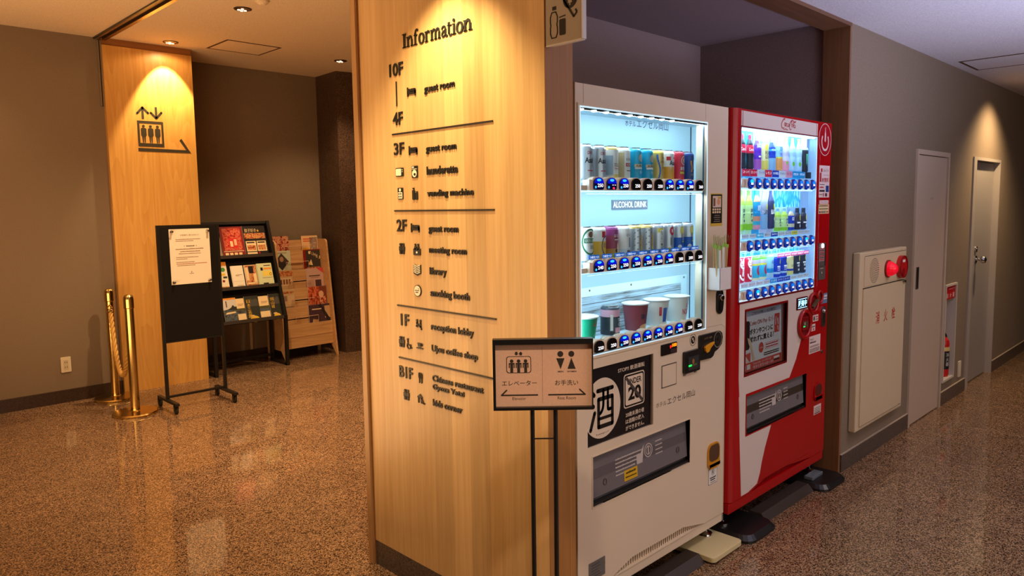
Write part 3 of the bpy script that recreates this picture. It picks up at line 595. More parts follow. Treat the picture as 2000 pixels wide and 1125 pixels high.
leaflet('pamphlet', 'pamphlet with a lake and castle photo at the left of the lowest black shelf', 'pamphlet', gk, FK, 2.668, 2.788, .012, .228, 0.006, .004, SKYG, d_l)
leaflet('pamphlet', 'cream folded pamphlet left of the middle dark one, lowest black shelf', 'pamphlet', gk, FK, 2.784, 2.864, .010, .216, 0.0, .004, CREAM, d_c)
leaflet('pamphlet', 'dark pamphlet with gold script in the middle of the lowest shelf', 'pamphlet', gk, FK, 2.866, 2.998, .014, .228, 0.006, .004, NAVYK, d_n('日本三名園'))
leaflet('pamphlet', 'cream folded pamphlet between the two dark ones on the lowest shelf', 'pamphlet', gk, FK, 3.0, 3.094, .010, .218, 0.0, .004, CREAM, d_c)
leaflet('pamphlet', 'dark pamphlet with three gold kanji at the right end of the lowest shelf', 'pamphlet', gk, FK, 3.098, 3.204, .014, .228, 0.006, .004, NAVYK, d_n('岡山城'))
mb = MB().box(3.10, 3.125, 6.770, 6.779, 0.1, 0.37, M('pale_trim', (206, 186, 156), .6))
tag(obj('cable_cover', mb), 'pale vertical cable cover on the back wall under the brochure rack', 'cable cover')
# wooden magazine rack
QX0, QX1 = 3.275, 3.80
t = thing('magazine_rack', 'light wooden magazine rack with stepped tiers in the lobby corner', 'rack', ((QX0+QX1)/2, 6.55, 0))
SF = F((0, 0, 0), (0, 1, 0), (0, 0, 1), (1, 0, 0))
for x in (QX0-0.018, QX1): obj('side_panel', MB().prism(SF, [(6.357, 0), (6.372, 0), (6.46, 0.10), (6.70, 0.10), (6.70, 0), (6.735, 0), (6.735, 1.12)] + [(6.66+0.03*math.cos(a)-0.0, 1.125+0.022*math.sin(a)) for a in (0.5, 1.0, 1.57)] + [(6.53, 1.15), (6.508, 1.142), (6.496, 1.12)], x, x+0.018, RACKW), t)
TI = [(6.665, 1.145), (6.625, 1.040), (6.575, 0.857), (6.525, 0.677), (6.475, 0.502), (6.428, 0.338)]
for i, (y, z) in enumerate(TI):
    zb = 0.112 if i == 5 else TI[i+1][1]-0.12
    obj('tier_panel' if i < 5 else 'lower_panel', MB().box(QX0, QX1, y, y+0.012, zb, z, RACKW), t)
    if i < 5: obj('tier_floor', MB().box(QX0, QX1, y-0.05, y, zb, zb+0.01, RACKW), t)
for i in range(5):
    y, z = TI[i]; z1 = TI[i+1][1]+(z-TI[i+1][1])*0.42
    mb = MB().tube([(3.42, y-0.030, z1), (3.66, y-0.030, z1)], 0.0025, M('acrylic_edge', (214, 176, 150), .2), 6); [mb.face([(a, y-.030, TI[i+1][1]-.02), (b, y-.030, TI[i+1][1]-.02), (b, y-.030, z1), (a, y-.030, z1)], ACRYL) for a, b in ((3.40, 3.47), (3.62, 3.685))]; mb.tube([(3.42, y-.030, z1), (3.42, y-.030, TI[i+1][1]-.02)], .0016, M('acrylic_edge'), 6); mb.tube([(3.66, y-.030, z1), (3.66, y-.030, TI[i+1][1]-.02)], .0016, M('acrylic_edge'), 6); obj('acrylic_holder', mb, t)
gm = 'magazines on the wooden rack'
REDP = pattern('magazine_red_photo', [(70, 14, 12), (150, 30, 26), (220, 170, 130), (180, 40, 30)], 34); MINT = M('mint_cover', (196, 204, 178), .5); TAN = M('tan_cover', (196, 160, 116), .6); MAUVE = M('mauve_cover', (196, 160, 150), .55); DKG = M('dark_olive_cover', (58, 52, 44), .5); VIO = M('plum_cover', (72, 48, 58), .5)
def d_dia(mb, f, *b):
    u0, u1, v0, v1, w = b; cx, cv = (u0+u1)/2, v0+(v1-v0)*.52; mb.prism(f, [(cx-.075, cv), (cx, cv-.085), (cx+.075, cv), (cx, cv+.085)], w+.0002, w+.0005, M('sepia', (66, 48, 38), .6)); mb.disc(f, cx, cv+.025, .02, .026, w+.0006, w+.0009, M('sepia_face', (168, 132, 104), .6), 20); mb.prism(f, [(cx-.05, cv-.025), (cx, cv-.08), (cx+.05, cv-.025), (cx+.025, cv), (cx-.025, cv)], w+.0006, w+.0009, M('sepia_coat', (44, 34, 30), .6)); rect(mb, f, b, .2, .8, .9, .93, GREYT)
def d_yum(mb, f, *b):
    u0, u1, v0, v1, w = b; rect(mb, f, b, .16, 1, .04, .96, DKG)
    for i, ch in enumerate('YUMEJI'): mb.text(f, ch, u0+.07+.024*i, u0+.09+.024*i, v1-.045-.013*i, v1-.015-.013*i, CREAM, w+.0006)
    mb.disc(f, u0+.07, v1-.03, .012, .016, w+.0006, w+.0009, CREAM, 14); mb.prism(f, [(u0+.05, v0+.07), (u0+.10, v0+.06), (u0+.085, v0+.12)], w+.0006, w+.0009, CREAM); rect(mb, f, b, .2, .95, .04, .2, FOOD, 1)
def d_orange(mb, f, *b): rect(mb, f, b, .1, .7, .78, .84, M('orange_red_ink', (214, 90, 40), .6)); rect(mb, f, b, .1, .6, .66, .72, M('orange_red_ink'), 0); rect(mb, f, b, .5, .97, .1, .9, pattern('city_sketch', [(226, 190, 150), (120, 110, 110), (200, 160, 120)], 60), 0); rect(mb, f, b, .02, .45, .05, .3, GOLD)
def d_mau(mb, f, *b): u0, u1, v0, v1, w = b; mb.prism(f, [(u0+.11, v1), (u1, v1), (u1, v1-.055)], w+.0002, w+.0005, M('rose_ink', (200, 70, 70), .5)); rect(mb, f, b, .15, .8, .62, .67, DKT); rect(mb, f, b, .25, .75, .55, .58, GREYT); rect(mb, f, b, .5, .85, .05, .45, VIO)
def d_kim(mb, f, *b): u0, u1, v0, v1, w = b; rect(mb, f, b, 0, .6, .1, 1, pattern('flower_photo', [(50, 20, 16), (196, 80, 46), (230, 150, 110)], 40)); mb.disc(f, u0+.14, v0+.13, .028, .034, w+.0006, w+.0009, M('face_ink', (224, 176, 140), .6), 18); rect(mb, f, b, .55, .95, 0, .5, REDP, 0)
def d_plum(mb, f, *b): u0, u1, v0, v1, w = b; mb.line(f, [(u0+.12, v1), (u1-.01, v0+.03)], .03, w+.0002, w+.0005, M('plum_dark', (44, 32, 42), .5), False); mb.prism(f, [(u0+.03, v0), (u0+.09, v0), (u0+.10, v0+.05), (u0+.04, v0+.06)], w+.0006, w+.0009, TAN); rect(mb, f, b, .75, 1, .3, .9, TAN); rect(mb, f, b, .15, .6, .75, .8, CREAM, 1)
def d_tan(mb, f, *b): rect(mb, f, b, 0, 1, .72, .95, FOOD); rect(mb, f, b, .05, .9, .3, .66, M('tan_light', (214, 182, 140), .6)); [rect(mb, f, b, .1+.16*k, .2+.16*k, .36, .58, M('brown_print', (120, 70, 40), .6), 1) for k in range(5)]
def d_tan2(mb, f, *b): rect(mb, f, b, .05, .95, .8, .9, FOOD); rect(mb, f, b, .05, .5, .45, .7, GREYT); rect(mb, f, b, .55, .95, .3, .7, M('tan_light'), 0); rect(mb, f, b, .1, .9, .1, .2, GREYT)
def mag(label, tier, u0, u1, v1, base, deco, th=.006, sheets=0):
    y, z = TI[tier]; fr = slant(y-.016, TI[tier+1][1]-.03, 0.07)
    leaflet('magazine', label, 'magazine', gm, fr, u0, u1, 0, v1-TI[tier+1][1]+.03, 0, th, base, deco, sheets)
mag('red photo magazine at the left of the top wooden tier', 0, 3.285, 3.482, 1.187, REDP, None)
mag('orange guide with city sketches at the right of the top wooden tier', 0, 3.622, 3.798, 1.183, M('apricot_cover', (232, 190, 140), .5), d_orange)
mag('mint leaflet with a portrait in a dark diamond on the wooden rack', 1, 3.285, 3.474, 1.045, MINT, d_dia, .010, 2)
mag('maroon magazine with slanted capital letters on the wooden rack', 1, 3.612, 3.798, 1.046, MAROON, d_yum)
mag('tan magazine with a yellow checked edge on the third wooden tier', 2, 3.285, 3.466, .862, TAN, d_tan)
mag('mauve booklet with a rose corner on the third wooden tier', 2, 3.612, 3.798, .862, MAUVE, d_mau)
mag('sand coloured leaflet at the left of the fourth wooden tier', 3, 3.285, 3.452, .680, M('sand_cover', (206, 172, 128), .6), d_tan2)
mag('flowery magazine with a face at the right of the fourth wooden tier', 3, 3.596, 3.798, .682, M('kimono_cover', (120, 60, 44), .5), d_kim)
mag('dark plum magazine at the right of the lowest wooden tier', 4, 3.566, 3.798, .508, VIO, d_plum)

# ------------------------------------------------------------------ directory on the pillar
FI = F((XP, 0, 0), (0, -1, 0), (0, 0, 1), (-1, 0, 0))          # u = -y
DW, DD = 0.0006, 0.0030
t = thing('floor_directory', 'raised black floor directory lettering on the oak clad pillar', 'sign', (XP, 1.97, 0.72))
def itxt(name, s, ya, yb, za, zb, bold=0.012):
    return obj(name, MB().text(FI, s, -ya, -yb, za, zb, INK, DW, DD, bold), t)
# heading in roman letters: stems, hairlines and bracketed feet
mb = MB(); HZ, HC, HX = 2.005, 2.0525, 2.0395
def ser(ya, yb, z, th=0.003): mb.fbox(FI, -ya, -yb, z, z+th, DW, DW+DD, INK)
def stem(y, z0, z1, wd=0.0088): mb.fbox(FI, -y-wd/2, -y+wd/2, z0, z1, DW, DW+DD, INK)
def rb(pts, wds): mb.ribbon(FI, spline([(-a, b) for a, b in pts], 5), [wds[0]+(wds[1]-wds[0])*math.sin(PI*i/(len(pts)*5-5))**2 for i in range((len(pts)-1)*5+1)], DW, DW+DD, INK)
def arch(y0, y1, z1): rb([(y0, z1-0.012), (y0-(y0-y1)*.35, z1-0.0015), (y0-(y0-y1)*.8, z1-0.003), (y1, z1-0.014)], (0.004, 0.008)); stem(y1, HZ, z1-0.012)
stem(2.148, HZ, HC, .0105); ser(2.159, 2.137, HZ); ser(2.159, 2.137, HC-.003)
stem(2.126, HZ, HX); ser(2.134, 2.118, HZ); ser(2.135, 2.126, HX-.003); arch(2.123, 2.104, HX); ser(2.111, 2.095, HZ)
stem(2.084, HZ, 2.046); ser(2.092, 2.074, HZ); ser(2.092, 2.073, HX-.003); rb([(2.084, 2.045), (2.079, 2.0545), (2.072, 2.0555), (2.069, 2.051)], (.006, .006))
def oo(yc, ry):
    pts = [(-yc+ry*math.cos(2*PI*i/24), 2.0222+.0165*math.sin(2*PI*i/24)) for i in range(25)]; mb.ribbon(FI, pts, [.0035+.006*abs(math.cos(2*PI*i/24)) for i in range(25)], DW, DW+DD, INK)
oo(2.049, .0125)
stem(2.022, HZ, HX); ser(2.031, 2.014, HZ); ser(2.030, 2.022, HX-.003); rb([(2.020, HX-.010), (2.014, HX-.001), (2.007, HX-.003), (2.007, HX-.008)], (.004, .007))
stem(1.992, HZ, HX); ser(2.000, 1.984, HZ); ser(2.000, 1.992, HX-.003); arch(1.990, 1.972, HX); ser(1.979, 1.965, HZ); arch(1.970, 1.953, HX); ser(1.960, 1.946, HZ)
rb([(1.939, HX-.009), (1.934, HX-.001), (1.924, HX-.001), (1.920, HX-.011)], (.005, .006)); stem(1.920, HZ+.003, HX-.009); rb([(1.920, HZ+.021), (1.932, HZ+.018), (1.938, HZ+.009), (1.932, HZ+.002), (1.921, HZ+.008)], (.004, .007)); rb([(1.920, HZ+.006), (1.916, HZ+.001), (1.910, HZ+.004)], (.005, .005))
stem(1.902, HZ+.006, HX+.009); ser(1.910, 1.888, HX-.003); rb([(1.902, HZ+.008), (1.899, HZ+.001), (1.892, HZ+.001), (1.887, HZ+.005)], (.005, .005))
stem(1.876, HZ, HX); ser(1.885, 1.867, HZ); ser(1.884, 1.876, HX-.003); mb.disc(FI, -1.877, 2.0505, .0055, .0055, DW, DW+DD, INK, 16)
oo(1.848, .0135)
stem(1.821, HZ, HX); ser(1.829, 1.813, HZ); ser(1.829, 1.821, HX-.003); arch(1.818, 1.797, HX); ser(1.805, 1.788, HZ)
obj('heading', mb, t)
for s, ya, yb, za, zb in (('10F', 2.243, 2.160, 1.915, 1.961), ('4F', 2.230, 2.170, 1.741, 1.787), ('3F', 2.229, 2.167, 1.634, 1.678), ('2F', 2.226, 2.165, 1.356, 1.400), ('1F', 2.218, 2.168, 1.006, 1.050), ('B1F', 2.237, 2.155, 0.808, 0.851)): itxt('floor_number', s, ya, yb, za, zb, 0.018)
obj('range_bar', MB().fbox(FI, -2.2055, -2.2015, 1.808, 1.896, DW, DW+DD, INK), t)
for z in (1.7095, 1.4315, 1.080, 0.882): obj('divider_line', MB().fbox(FI, -2.238, -1.699, z-0.0025, z+0.0025, DW, DW+DD, INK), t)
for s, ya, yb, za, zb in (('guest room', 2.041, 1.879, 1.829, 1.858), ('guest room', 2.040, 1.878, 1.626, 1.654), ('launderette', 2.039, 1.873, 1.555, 1.584), ('vending machine', 2.039, 1.796, 1.473, 1.503), ('guest room', 2.037, 1.877, 1.349, 1.377), ('meeting room', 2.037, 1.837, 1.276, 1.305), ('library', 2.037, 1.945, 1.199, 1.232), ('smoking booth', 2.036, 1.827, 1.122, 1.155), ('reception lobby', 2.037, 1.811, 1.002, 1.034), ('Ujou coffee shop', 2.037, 1.793, 0.924, 0.955), ('Chinese restaurant', 2.037, 1.767, 0.823, 0.846), ('Gyoza Yatai', 2.037, 1.865, 0.788, 0.813), ('kids corner', 2.038, 1.877, 0.733, 0.757)): itxt('room_name', s, ya, yb, za, zb, 0.022)
# pictograms
PICW = M('picto_white', (240, 230, 205), 0.5)
def P_(name, fn):
    mb = MB(); fn(mb); return obj('pictogram', mb, t)
W0, W1, W2 = DW, DW+DD, DW+DD+0.0005
def bed(z):
    def f(m):
        m.fbox(FI, -2.139, -2.134, z, z+.032, W0, W1, INK); m.fbox(FI, -2.096, -2.090, z, z+.022, W0, W1, INK); m.fbox(FI, -2.139, -2.090, z+.007, z+.017, W0, W1, INK); m.disc(FI, -2.127, z+.022, .006, .005, W0, W1, INK, 14); m.rrect(FI, -2.120, -2.091, z+.015, z+.026, .004, W0, W1, INK)
    P_('bed', f)
for z in (1.834, 1.629, 1.354): bed(z)
def tv(m): m.rrect(FI, -2.221, -2.175, 1.556, 1.587, .003, W0, W1, INK); m.rrect(FI, -2.219, -2.187, 1.559, 1.584, .003, W1, W2, PICW); m.disc(FI, -2.180, 1.580, .002, .002, W1, W2, PICW, 10); m.disc(FI, -2.180, 1.573, .002, .002, W1, W2, PICW, 10)
P_('television', tv)
def wash(m): m.rrect(FI, -2.124, -2.091, 1.548, 1.590, .002, W0, W1, INK); m.disc(FI, -2.108, 1.563, .013, .013, W1, W2, PICW, 24); m.disc(FI, -2.106, 1.560, .006, .005, W2, W2+.0004, INK, 16); m.fbox(FI, -2.122, -2.093, 1.578, 1.580, W1, W2, PICW); m.fbox(FI, -2.121, -2.110, 1.583, 1.588, W1, W2, PICW)
P_('washer', wash)
def ven(m): m.rrect(FI, -2.212, -2.181, 1.473, 1.515, .003, W0, W1, INK); m.fbox(FI, -2.209, -2.184, 1.476, 1.499, W1, W2, PICW); m.disc(FI, -2.197, 1.507, .006, .006, W1, W2, PICW, 16); [m.fbox(FI, -2.206+.011*(k % 2), -2.200+.011*(k % 2), 1.480+.010*(k//2), 1.486+.010*(k//2), W2, W2+.0004, INK) for k in range(4)]
P_('machine', ven)
def bot(m): m.rrect(FI, -2.125, -2.111, 1.470, 1.505, .004, W0, W1, INK); m.fbox(FI, -2.122, -2.114, 1.507, 1.513, W0, W1, INK); m.rrect(FI, -2.107, -2.094, 1.470, 1.496, .003, W0, W1, INK); m.fbox(FI, -2.106, -2.095, 1.4975, 1.4995, W0, W1, INK)
P_('bottles', bot)
def wc(y, z, h=.040):
    def f(m):
        for k in (0, 1):
            u = -y+.009+k*.019; m.disc(FI, u, z+h-.005, .005, .005, W0, W1, INK, 14); m.rrect(FI, u-.0075, u+.0075, z+.012, z+h-.011, .003, W0, W1, INK); m.fbox(FI, u-.005, u-.0005, z, z+.014, W0, W1, INK); m.fbox(FI, u+.0005, u+.005, z, z+.014, W0, W1, INK)
        m.fbox(FI, -y+.0178, -y+.0192, z, z+h, W0, W1, INK)
    P_('toilets', f)
wc(2.216, 1.273); wc(2.234, .924); wc(2.215, .725)
def meet(m):
    m.rrect(FI, -2.128, -2.087, 1.272, 1.296, .003, W0, W1, INK); m.disc(FI, -2.107, 1.282, .005, .004, W1, W2, PICW, 12)
    for u in (-2.116, -2.100): m.disc(FI, u, 1.309, .0045, .0045, W0, W1, INK, 14); m.rrect(FI, u-.006, u+.006, 1.292, 1.304, .003, W0, W1, INK)
P_('meeting', meet)
def book(m):
    m.prism(FI, [(-2.130, 1.238), (-2.109, 1.231), (-2.088, 1.238), (-2.088, 1.206), (-2.109, 1.198), (-2.130, 1.206)], W0, W1, INK)
    for k in range(5): z = 1.2075+.0062*k; m.prism(FI, [(-2.128, z+.003), (-2.110, z-.003), (-2.110, z), (-2.128, z+.006)], W1, W2, PICW); m.prism(FI, [(-2.108, z-.003), (-2.090, z+.003), (-2.090, z+.006), (-2.108, z)], W1, W2, PICW)
P_('book', book)
def smoke(m): m.disc(FI, -2.110, 1.143, .021, .021, W0, W1, INK, 32); m.disc(FI, -2.110, 1.143, .0185, .0185, W1, W2, PICW, 32); m.fbox(FI, -2.124, -2.098, 1.143, 1.1455, W2, W2+.0004, INK); m.fbox(FI, -2.120, -2.104, 1.136, 1.139, W2, W2+.0004, INK); m.line(FI, [(-2.100, 1.148), (-2.103, 1.153)], .002, W2, W2+.0004, INK)
P_('smoking', smoke)
def recep(m):
    for u in (-2.119, -2.099): m.disc(FI, u, 1.034, .0048, .0048, W0, W1, INK, 14); m.line(FI, [(u, 1.027), (u, 1.012)], .007, W0, W1, INK)
    m.line(FI, [(-2.124, 1.014), (-2.096, 1.014)], .004, W0, W1, INK); m.line(FI, [(-2.099, 1.014), (-2.094, 1.003)], .005, W0, W1, INK); m.line(FI, [(-2.119, 1.024), (-2.108, 1.018)], .004, W0, W1, INK)
P_('reception', recep)
def wheel(m): m.disc(FI, -2.179, .957, .0045, .0045, W0, W1, INK, 14); m.ring(FI, -2.172, .934, .013, .013, .0035, W0, W1, INK, 24, 2.4, 6.8); m.line(FI, [(-2.179, .951), (-2.177, .938), (-2.165, .937), (-2.160, .926), (-2.155, .927)], .004, W0, W1, INK)
P_('wheelchair', wheel)
def cup(m): m.prism(FI, [(-2.119, .952), (-2.096, .952), (-2.100, .938), (-2.115, .938)], W0, W1, INK); m.ring(FI, -2.096, .946, .006, .0055, .002, W0, W1, INK, 16); m.fbox(FI, -2.126, -2.088, .931, .9345, W0, W1, INK)
P_('cup', cup)
def fork(m): m.line(FI, [(-2.114, .805), (-2.114, .838)], .004, W0, W1, INK); m.rrect(FI, -2.118, -2.110, .822, .842, .002, W0, W1, INK); m.line(FI, [(-2.101, .805), (-2.101, .838)], .004, W0, W1, INK); m.prism(FI, [(-2.103, .842), (-2.097, .838), (-2.097, .820), (-2.103, .820)], W0, W1, INK)
P_('cutlery', fork)
def kids(m): m.prism(FI, [(-2.128, .752), (-2.113, .762), (-2.100, .752), (-2.100, .748), (-2.128, .748)], W0, W1, INK); m.fbox(FI, -2.125, -2.120, .728, .750, W0, W1, INK); m.fbox(FI, -2.108, -2.103, .728, .750, W0, W1, INK); m.line(FI, [(-2.104, .746), (-2.094, .730), (-2.088, .729)], .005, W0, W1, INK)
P_('playhouse', kids)
# projecting sign by the corner
t = thing('projecting_sign', 'grey projecting sign with black bottle and can pictograms above the pillar corner', 'sign', (1.633, 1.42, 1.908))
FS = F((1.605, 0, 1.44-1.44*.988), (0, -.988, 0), (0, 0, .988), (-1, 0, 0))
SG = M('sign_grey', (170, 160, 148), 0.3)
obj('plate', MB().box(1.605, 1.621, 1.340, 1.4755, 1.902, 2.16, SG), t, 0.0015)
obj('acrylic_edge', MB().box(1.6052, 1.621, 1.3355, 1.3398, 1.902, 2.16, M('white_acrylic', (226, 226, 232), 0.25)).box(1.6052, 1.621, 1.3398, 1.4755, 1.8995, 1.9018, M('white_acrylic')), t)
mb = MB(); u0, u1, zb, zt = -1.4845, -1.4575, 1.926, 1.998
out = [(u0, zb+.012), (u0, 1.955), (u0+.002, 1.962), (u0, 1.970), (u0, 1.985), (u0+.006, 1.998), (u1-.006, 1.998), (u1, 1.985), (u1, 1.970), (u1-.002, 1.962), (u1, 1.955), (u1, zb+.012), (u1-.005, zb), (u0+.005, zb)]
out = [(a+.0115, b) for a, b in out]
mb.line(FS, out+out[:1], .0028, .0004, .0012, INK); mb.fbox(FS, -1.4645, -1.4505, 2.004, 2.014, .0004, .0012, INK)
obj('bottle_pictogram', mb, t)
mb = MB().rrect(FS, -1.438, -1.415, 1.929, 1.974, .004, .0004, .0012, INK); mb.line(FS, [(-1.437, 1.980), (-1.416, 1.982)], .003, .0004, .0012, INK); obj('can_pictogram', mb, t)
mb = MB().disc(FS, -1.397, 2.024, .026, .026, .0004, .0012, INK, 32); mb.text(FS, '￥', -1.407, -1.387, 2.006, 2.038, SG, .0013, 0, .03)
mb.line(FS, [(-1.445, 2.060), (-1.383, 1.972)], .006, .0004, .0012, INK, False); mb.line(FS, [(-1.384, 1.972), (-1.372, 1.984), (-1.378, 1.992)], .005, .0004, .0012, INK, False); obj('coin_pictogram', mb, t)
# guide sign on two poles
SR, SU = Vector((0.711, -0.703, 0)).normalized(), Vector((0, 0, 1)); SN = Vector((-SU.cross(SR)))
SN = SR.cross(SU)
FG = F((1.365, 1.277, 1.007), SR, SU, SN); K = 0.00133036
g = lambda cx, cy: ((960+cx/7.033-1060)*K, -(650+cy/7.033-730)*K)
t = thing('guide_sign_stand', 'black framed guide sign on two thin poles before the oak pillar', 'sign stand', (1.365, 1.277, 0))
a, b = g(22, 72); c, d = g(1392, 1058)
PK = plaster('pinkish_sign_board', (240, 194, 160), 0.55, 0.02)
ia, ib = g(58, 145); ic, id_ = g(1378, 1020)
obj('frame', MB().holed(FG, (a, c, d, b), [(ia, ic, id_, ib)], -0.012, 0.012, BLACK), t)
mb = MB().fbox(FG, ia, ic, id_, ib, -0.010, -0.002, PK)
w0, w1 = -0.0018, -0.0012
gx = lambda v: g(v, 0)[0]; gy = lambda v: g(0, v)[1]
mb.fbox(FG, gx(700), gx(704), gy(970), gy(185), w0, w1-.0003, M('panel_groove', (170, 128, 104), .7))
SIG = M('sign_brown', (54, 44, 34), .6)
mb.prism(FG, rr(gx(206), gx(548), gy(550), gy(316), .007), w0, w1-.0002, SIG); mb.prism(FG, rr(gx(216), gx(538), gy(542), gy(325), .006), w0, w1, PK)
for cx in (280, 375, 471):
    mb.disc(FG, gx(cx), gy(383), .0047, .0047, w0, w1+.0003, SIG, 18); mb.fbox(FG, gx(cx-40), gx(cx+40), gy(428), gy(408), w0, w1+.0003, SIG); mb.fbox(FG, gx(cx-40), gx(cx-26), gy(478), gy(428), w0, w1+.0003, SIG); mb.fbox(FG, gx(cx+26), gx(cx+40), gy(478), gy(428), w0, w1+.0003, SIG); mb.fbox(FG, gx(cx-20), gx(cx+20), gy(545), gy(428), w0, w1+.0003, SIG)
for cx, s in ((346, -1), (406, 1)):
    m0 = 278; mb.prism(FG, [(gx(cx-28), gy(m0)), (gx(cx+28), gy(m0)), (gx(cx), gy(m0-26*s))][::s], w0, w1, SIG); mb.fbox(FG, gx(cx-17), gx(cx+17), *((gy(302), gy(278)) if s > 0 else (gy(278), gy(254))), w0, w1, SIG)
for cx in (949, 1100): mb.disc(FG, gx(cx), gy(292), .0076, .0076, w0, w1, SIG, 28)
mb.prism(FG, [(gx(893), gy(352)), (gx(952), gy(503)), (gx(1005), gy(352))], w0, w1, SIG); mb.prism(FG, [(gx(1047), gy(500)), (gx(1158), gy(500)), (gx(1100), gy(348))], w0, w1, SIG)
mb.text(FG, 'MEN', gx(915), gx(990), gy(551), gy(527), SIG, w0, 0, .02); mb.text(FG, 'WOMEN', gx(1040), gx(1168), gy(551), gy(527), SIG, w0, 0, .02)
mb.text(FG, 'エレベーター', gx(143), gx(622), gy(728), gy(656), SIG, w0, 0, .006); mb.text(FG, 'お手洗い', gx(873), gx(1192), gy(732), gy(656), SIG, w0, 0, .006)
mb.text(FG, 'Elevator', gx(284), gx(472), gy(930), gy(888), SIG, w0); mb.text(FG, 'Rest Room', gx(908), gx(1160), gy(930), gy(888), SIG, w0)
mb.line(FG, [(gx(206), gy(790)), (gx(134), gy(860)), (gx(630), gy(860))], .0034, w0, w1, SIG); mb.line(FG, [(gx(1212), gy(790)), (gx(1287), gy(860)), (gx(785), gy(860))], .0034, w0, w1, SIG)
obj('sign_board', mb, t)
for cx in (555, 873): obj('pole', MB().cyl(FG(gx(cx), -1.007+.012, -.004), FG(gx(cx), d+.002, -.004), .0062, BLACK, None, 14), t)
mb = MB(); z = (730-861)*K; mb.fbox(FG, gx(560), gx(868), z-.0016, z+.0016, -.006, -.003, BLACK); obj('cross_bar', mb, t)
obj('base_plate', MB().rrect(F((1.365, 1.277, 0), SR, SN, SU), -.13, .13, -.11, .10, .01, 0, .012, BLACK), t, .002)

# ------------------------------------------------------------------ vending machines
FM = front(YM)
CRM = M('cream_enamel', (226, 208, 182), 0.32); LITW = M('lit_panel', (96, 128, 146), 0.6, 0, 0.74, ecol=(186, 228, 248)); CASE = M('case_white', (190, 214, 228), 0.4)
RAILC = M('rail_cream', (222, 204, 184), 0.4); LENSB = M('lens_blue', (10, 22, 150), 0.12, 0, 0.55, ecol=(8, 24, 235)); LENSD = M('lens_navy', (8, 12, 50), 0.12, 0, 0.10, ecol=(10, 20, 120)); LENSK = M('lens_black', (14, 15, 18), 0.12)
GLOWC = M('glow_cyan', (60, 190, 255), 0.3, 0, 1.3, ecol=(40, 170, 255)); DIGIT = M('digit_white', (245, 248, 255), 0.4, 0, 1.0); LEDW = M('led_white', (255, 255, 255), 0.3, 0, 6.0, ecol=(235, 246, 255)); LEDR = M('led_red', (255, 60, 90), 0.3, 0, 1.6, ecol=(255, 40, 70))
SCREEN = M('dark_screen', (28, 24, 24), 0.2); PLK = M('black_plastic', (24, 23, 23), 0.35); GRYP = M('grey_plate', (120, 118, 116), 0.4, 0.3)
WX0, WX1, WZ0, WZ1 = 1.787, 2.741, 0.130, 1.826
WIN = (1.808, 2.573, 0.946, 1.752)
YB = 1.640; XS = 2.655           # back of the shallow display case
t = thing('vending_machine', 'cream white vending machine for alcohol drinks and cup noodles beside the oak pillar', 'vending machine', (2.264, 1.86, 0.092)); WM = t
mb = MB().box(1.79, 2.738, 1.565, 1.66, 0.13, 0.94, CRM); mb.box(1.79, 2.738, 1.66, 2.24, 0.092, 1.824, CRM); mb.box(1.79, WIN[0]-.002, 1.565, 1.66, 0.94, 1.824, CRM); mb.box(XS+.002, 2.738, 1.565, 1.66, 0.94, 1.824, CRM); mb.box(1.79, 2.738, 1.565, 1.66, WIN[3]+.002, 1.824, CRM)
obj('cabinet', mb, t)
PORT = (1.866, 2.471, 0.420, 0.596); SIGN = (1.841, 2.220, 0.631, 0.897)
mb = MB().holed(FM, (WX0, WX1, WZ0, WZ1), [WIN, PORT, SIGN, (1.98, 2.588, 0.131, 0.1655)], -0.045, 0, CRM)
# wave shaped lower edge over the grille: fill the corners of the grille opening
mb.prism(FM, [(1.98, 0.1655), (2.092, 0.1655), (2.03, 0.150), (1.98, 0.1365)], -0.012, 0, CRM); mb.prism(FM, [(2.588, 0.1655), (2.588, 0.131), (2.50, 0.150), (2.43, 0.1655)], -0.012, 0, CRM)
for x in (1.828, 2.567): mb.fbox(FM, x-.0008, x+.0008, WIN[3], WZ1, 0.0001, 0.0004, M('seam', (150, 134, 112), .6))
mb.line(FM, [(2.578, 0.946), (2.708, 0.944), (2.731, 0.930), (2.737, .14)], .0014, .0001, .0004, M('seam'), False)
D = obj('door_panel', mb, t, 0.003)
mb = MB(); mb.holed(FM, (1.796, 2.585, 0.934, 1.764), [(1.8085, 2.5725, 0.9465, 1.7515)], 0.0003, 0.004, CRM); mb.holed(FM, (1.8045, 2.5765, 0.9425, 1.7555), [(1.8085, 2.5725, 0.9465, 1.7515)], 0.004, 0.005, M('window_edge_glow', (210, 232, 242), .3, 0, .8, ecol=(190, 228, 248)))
obj('window_frame', mb, t)
mb = MB(); x0, x1, z0, z1 = WIN; mb.fbox(FM, x0, XS, z0, z1, -0.124, -0.120, LITW)
obj('lit_back_panel', mb, t)
mb = MB()
mb.fbox(FM, x0-.001, x0, z0, z1, -0.120, -0.001, CASE); mb.fbox(FM, XS, XS+.001, z0, z1, -0.120, -0.046, LITW); mb.fbox(FM, x0, XS, z1, z1+.001, -0.120, -0.001, CASE); mb.fbox(FM, x0, XS, z0-.001, z0, -0.120, -0.001, CASE)
mb.fbox(FM, XS-.004, XS-.001, z0, z1, -0.1195, -0.116, M('corner_gap', (40, 70, 100), .6))
mb.fbox(FM, x1-.006, x1, z0, z1, -0.012, -0.008, M('corner_gap'))
obj('display_case', mb, t)
mb = MB()
for i in range(9): mb.lathe((1.842+0.0655*i, YM+0.022, 1.7505), [(0.010, 0), (0.009, -0.004), (0.003, -0.006)], LEDW, 12)
obj('led_strip', mb, t)
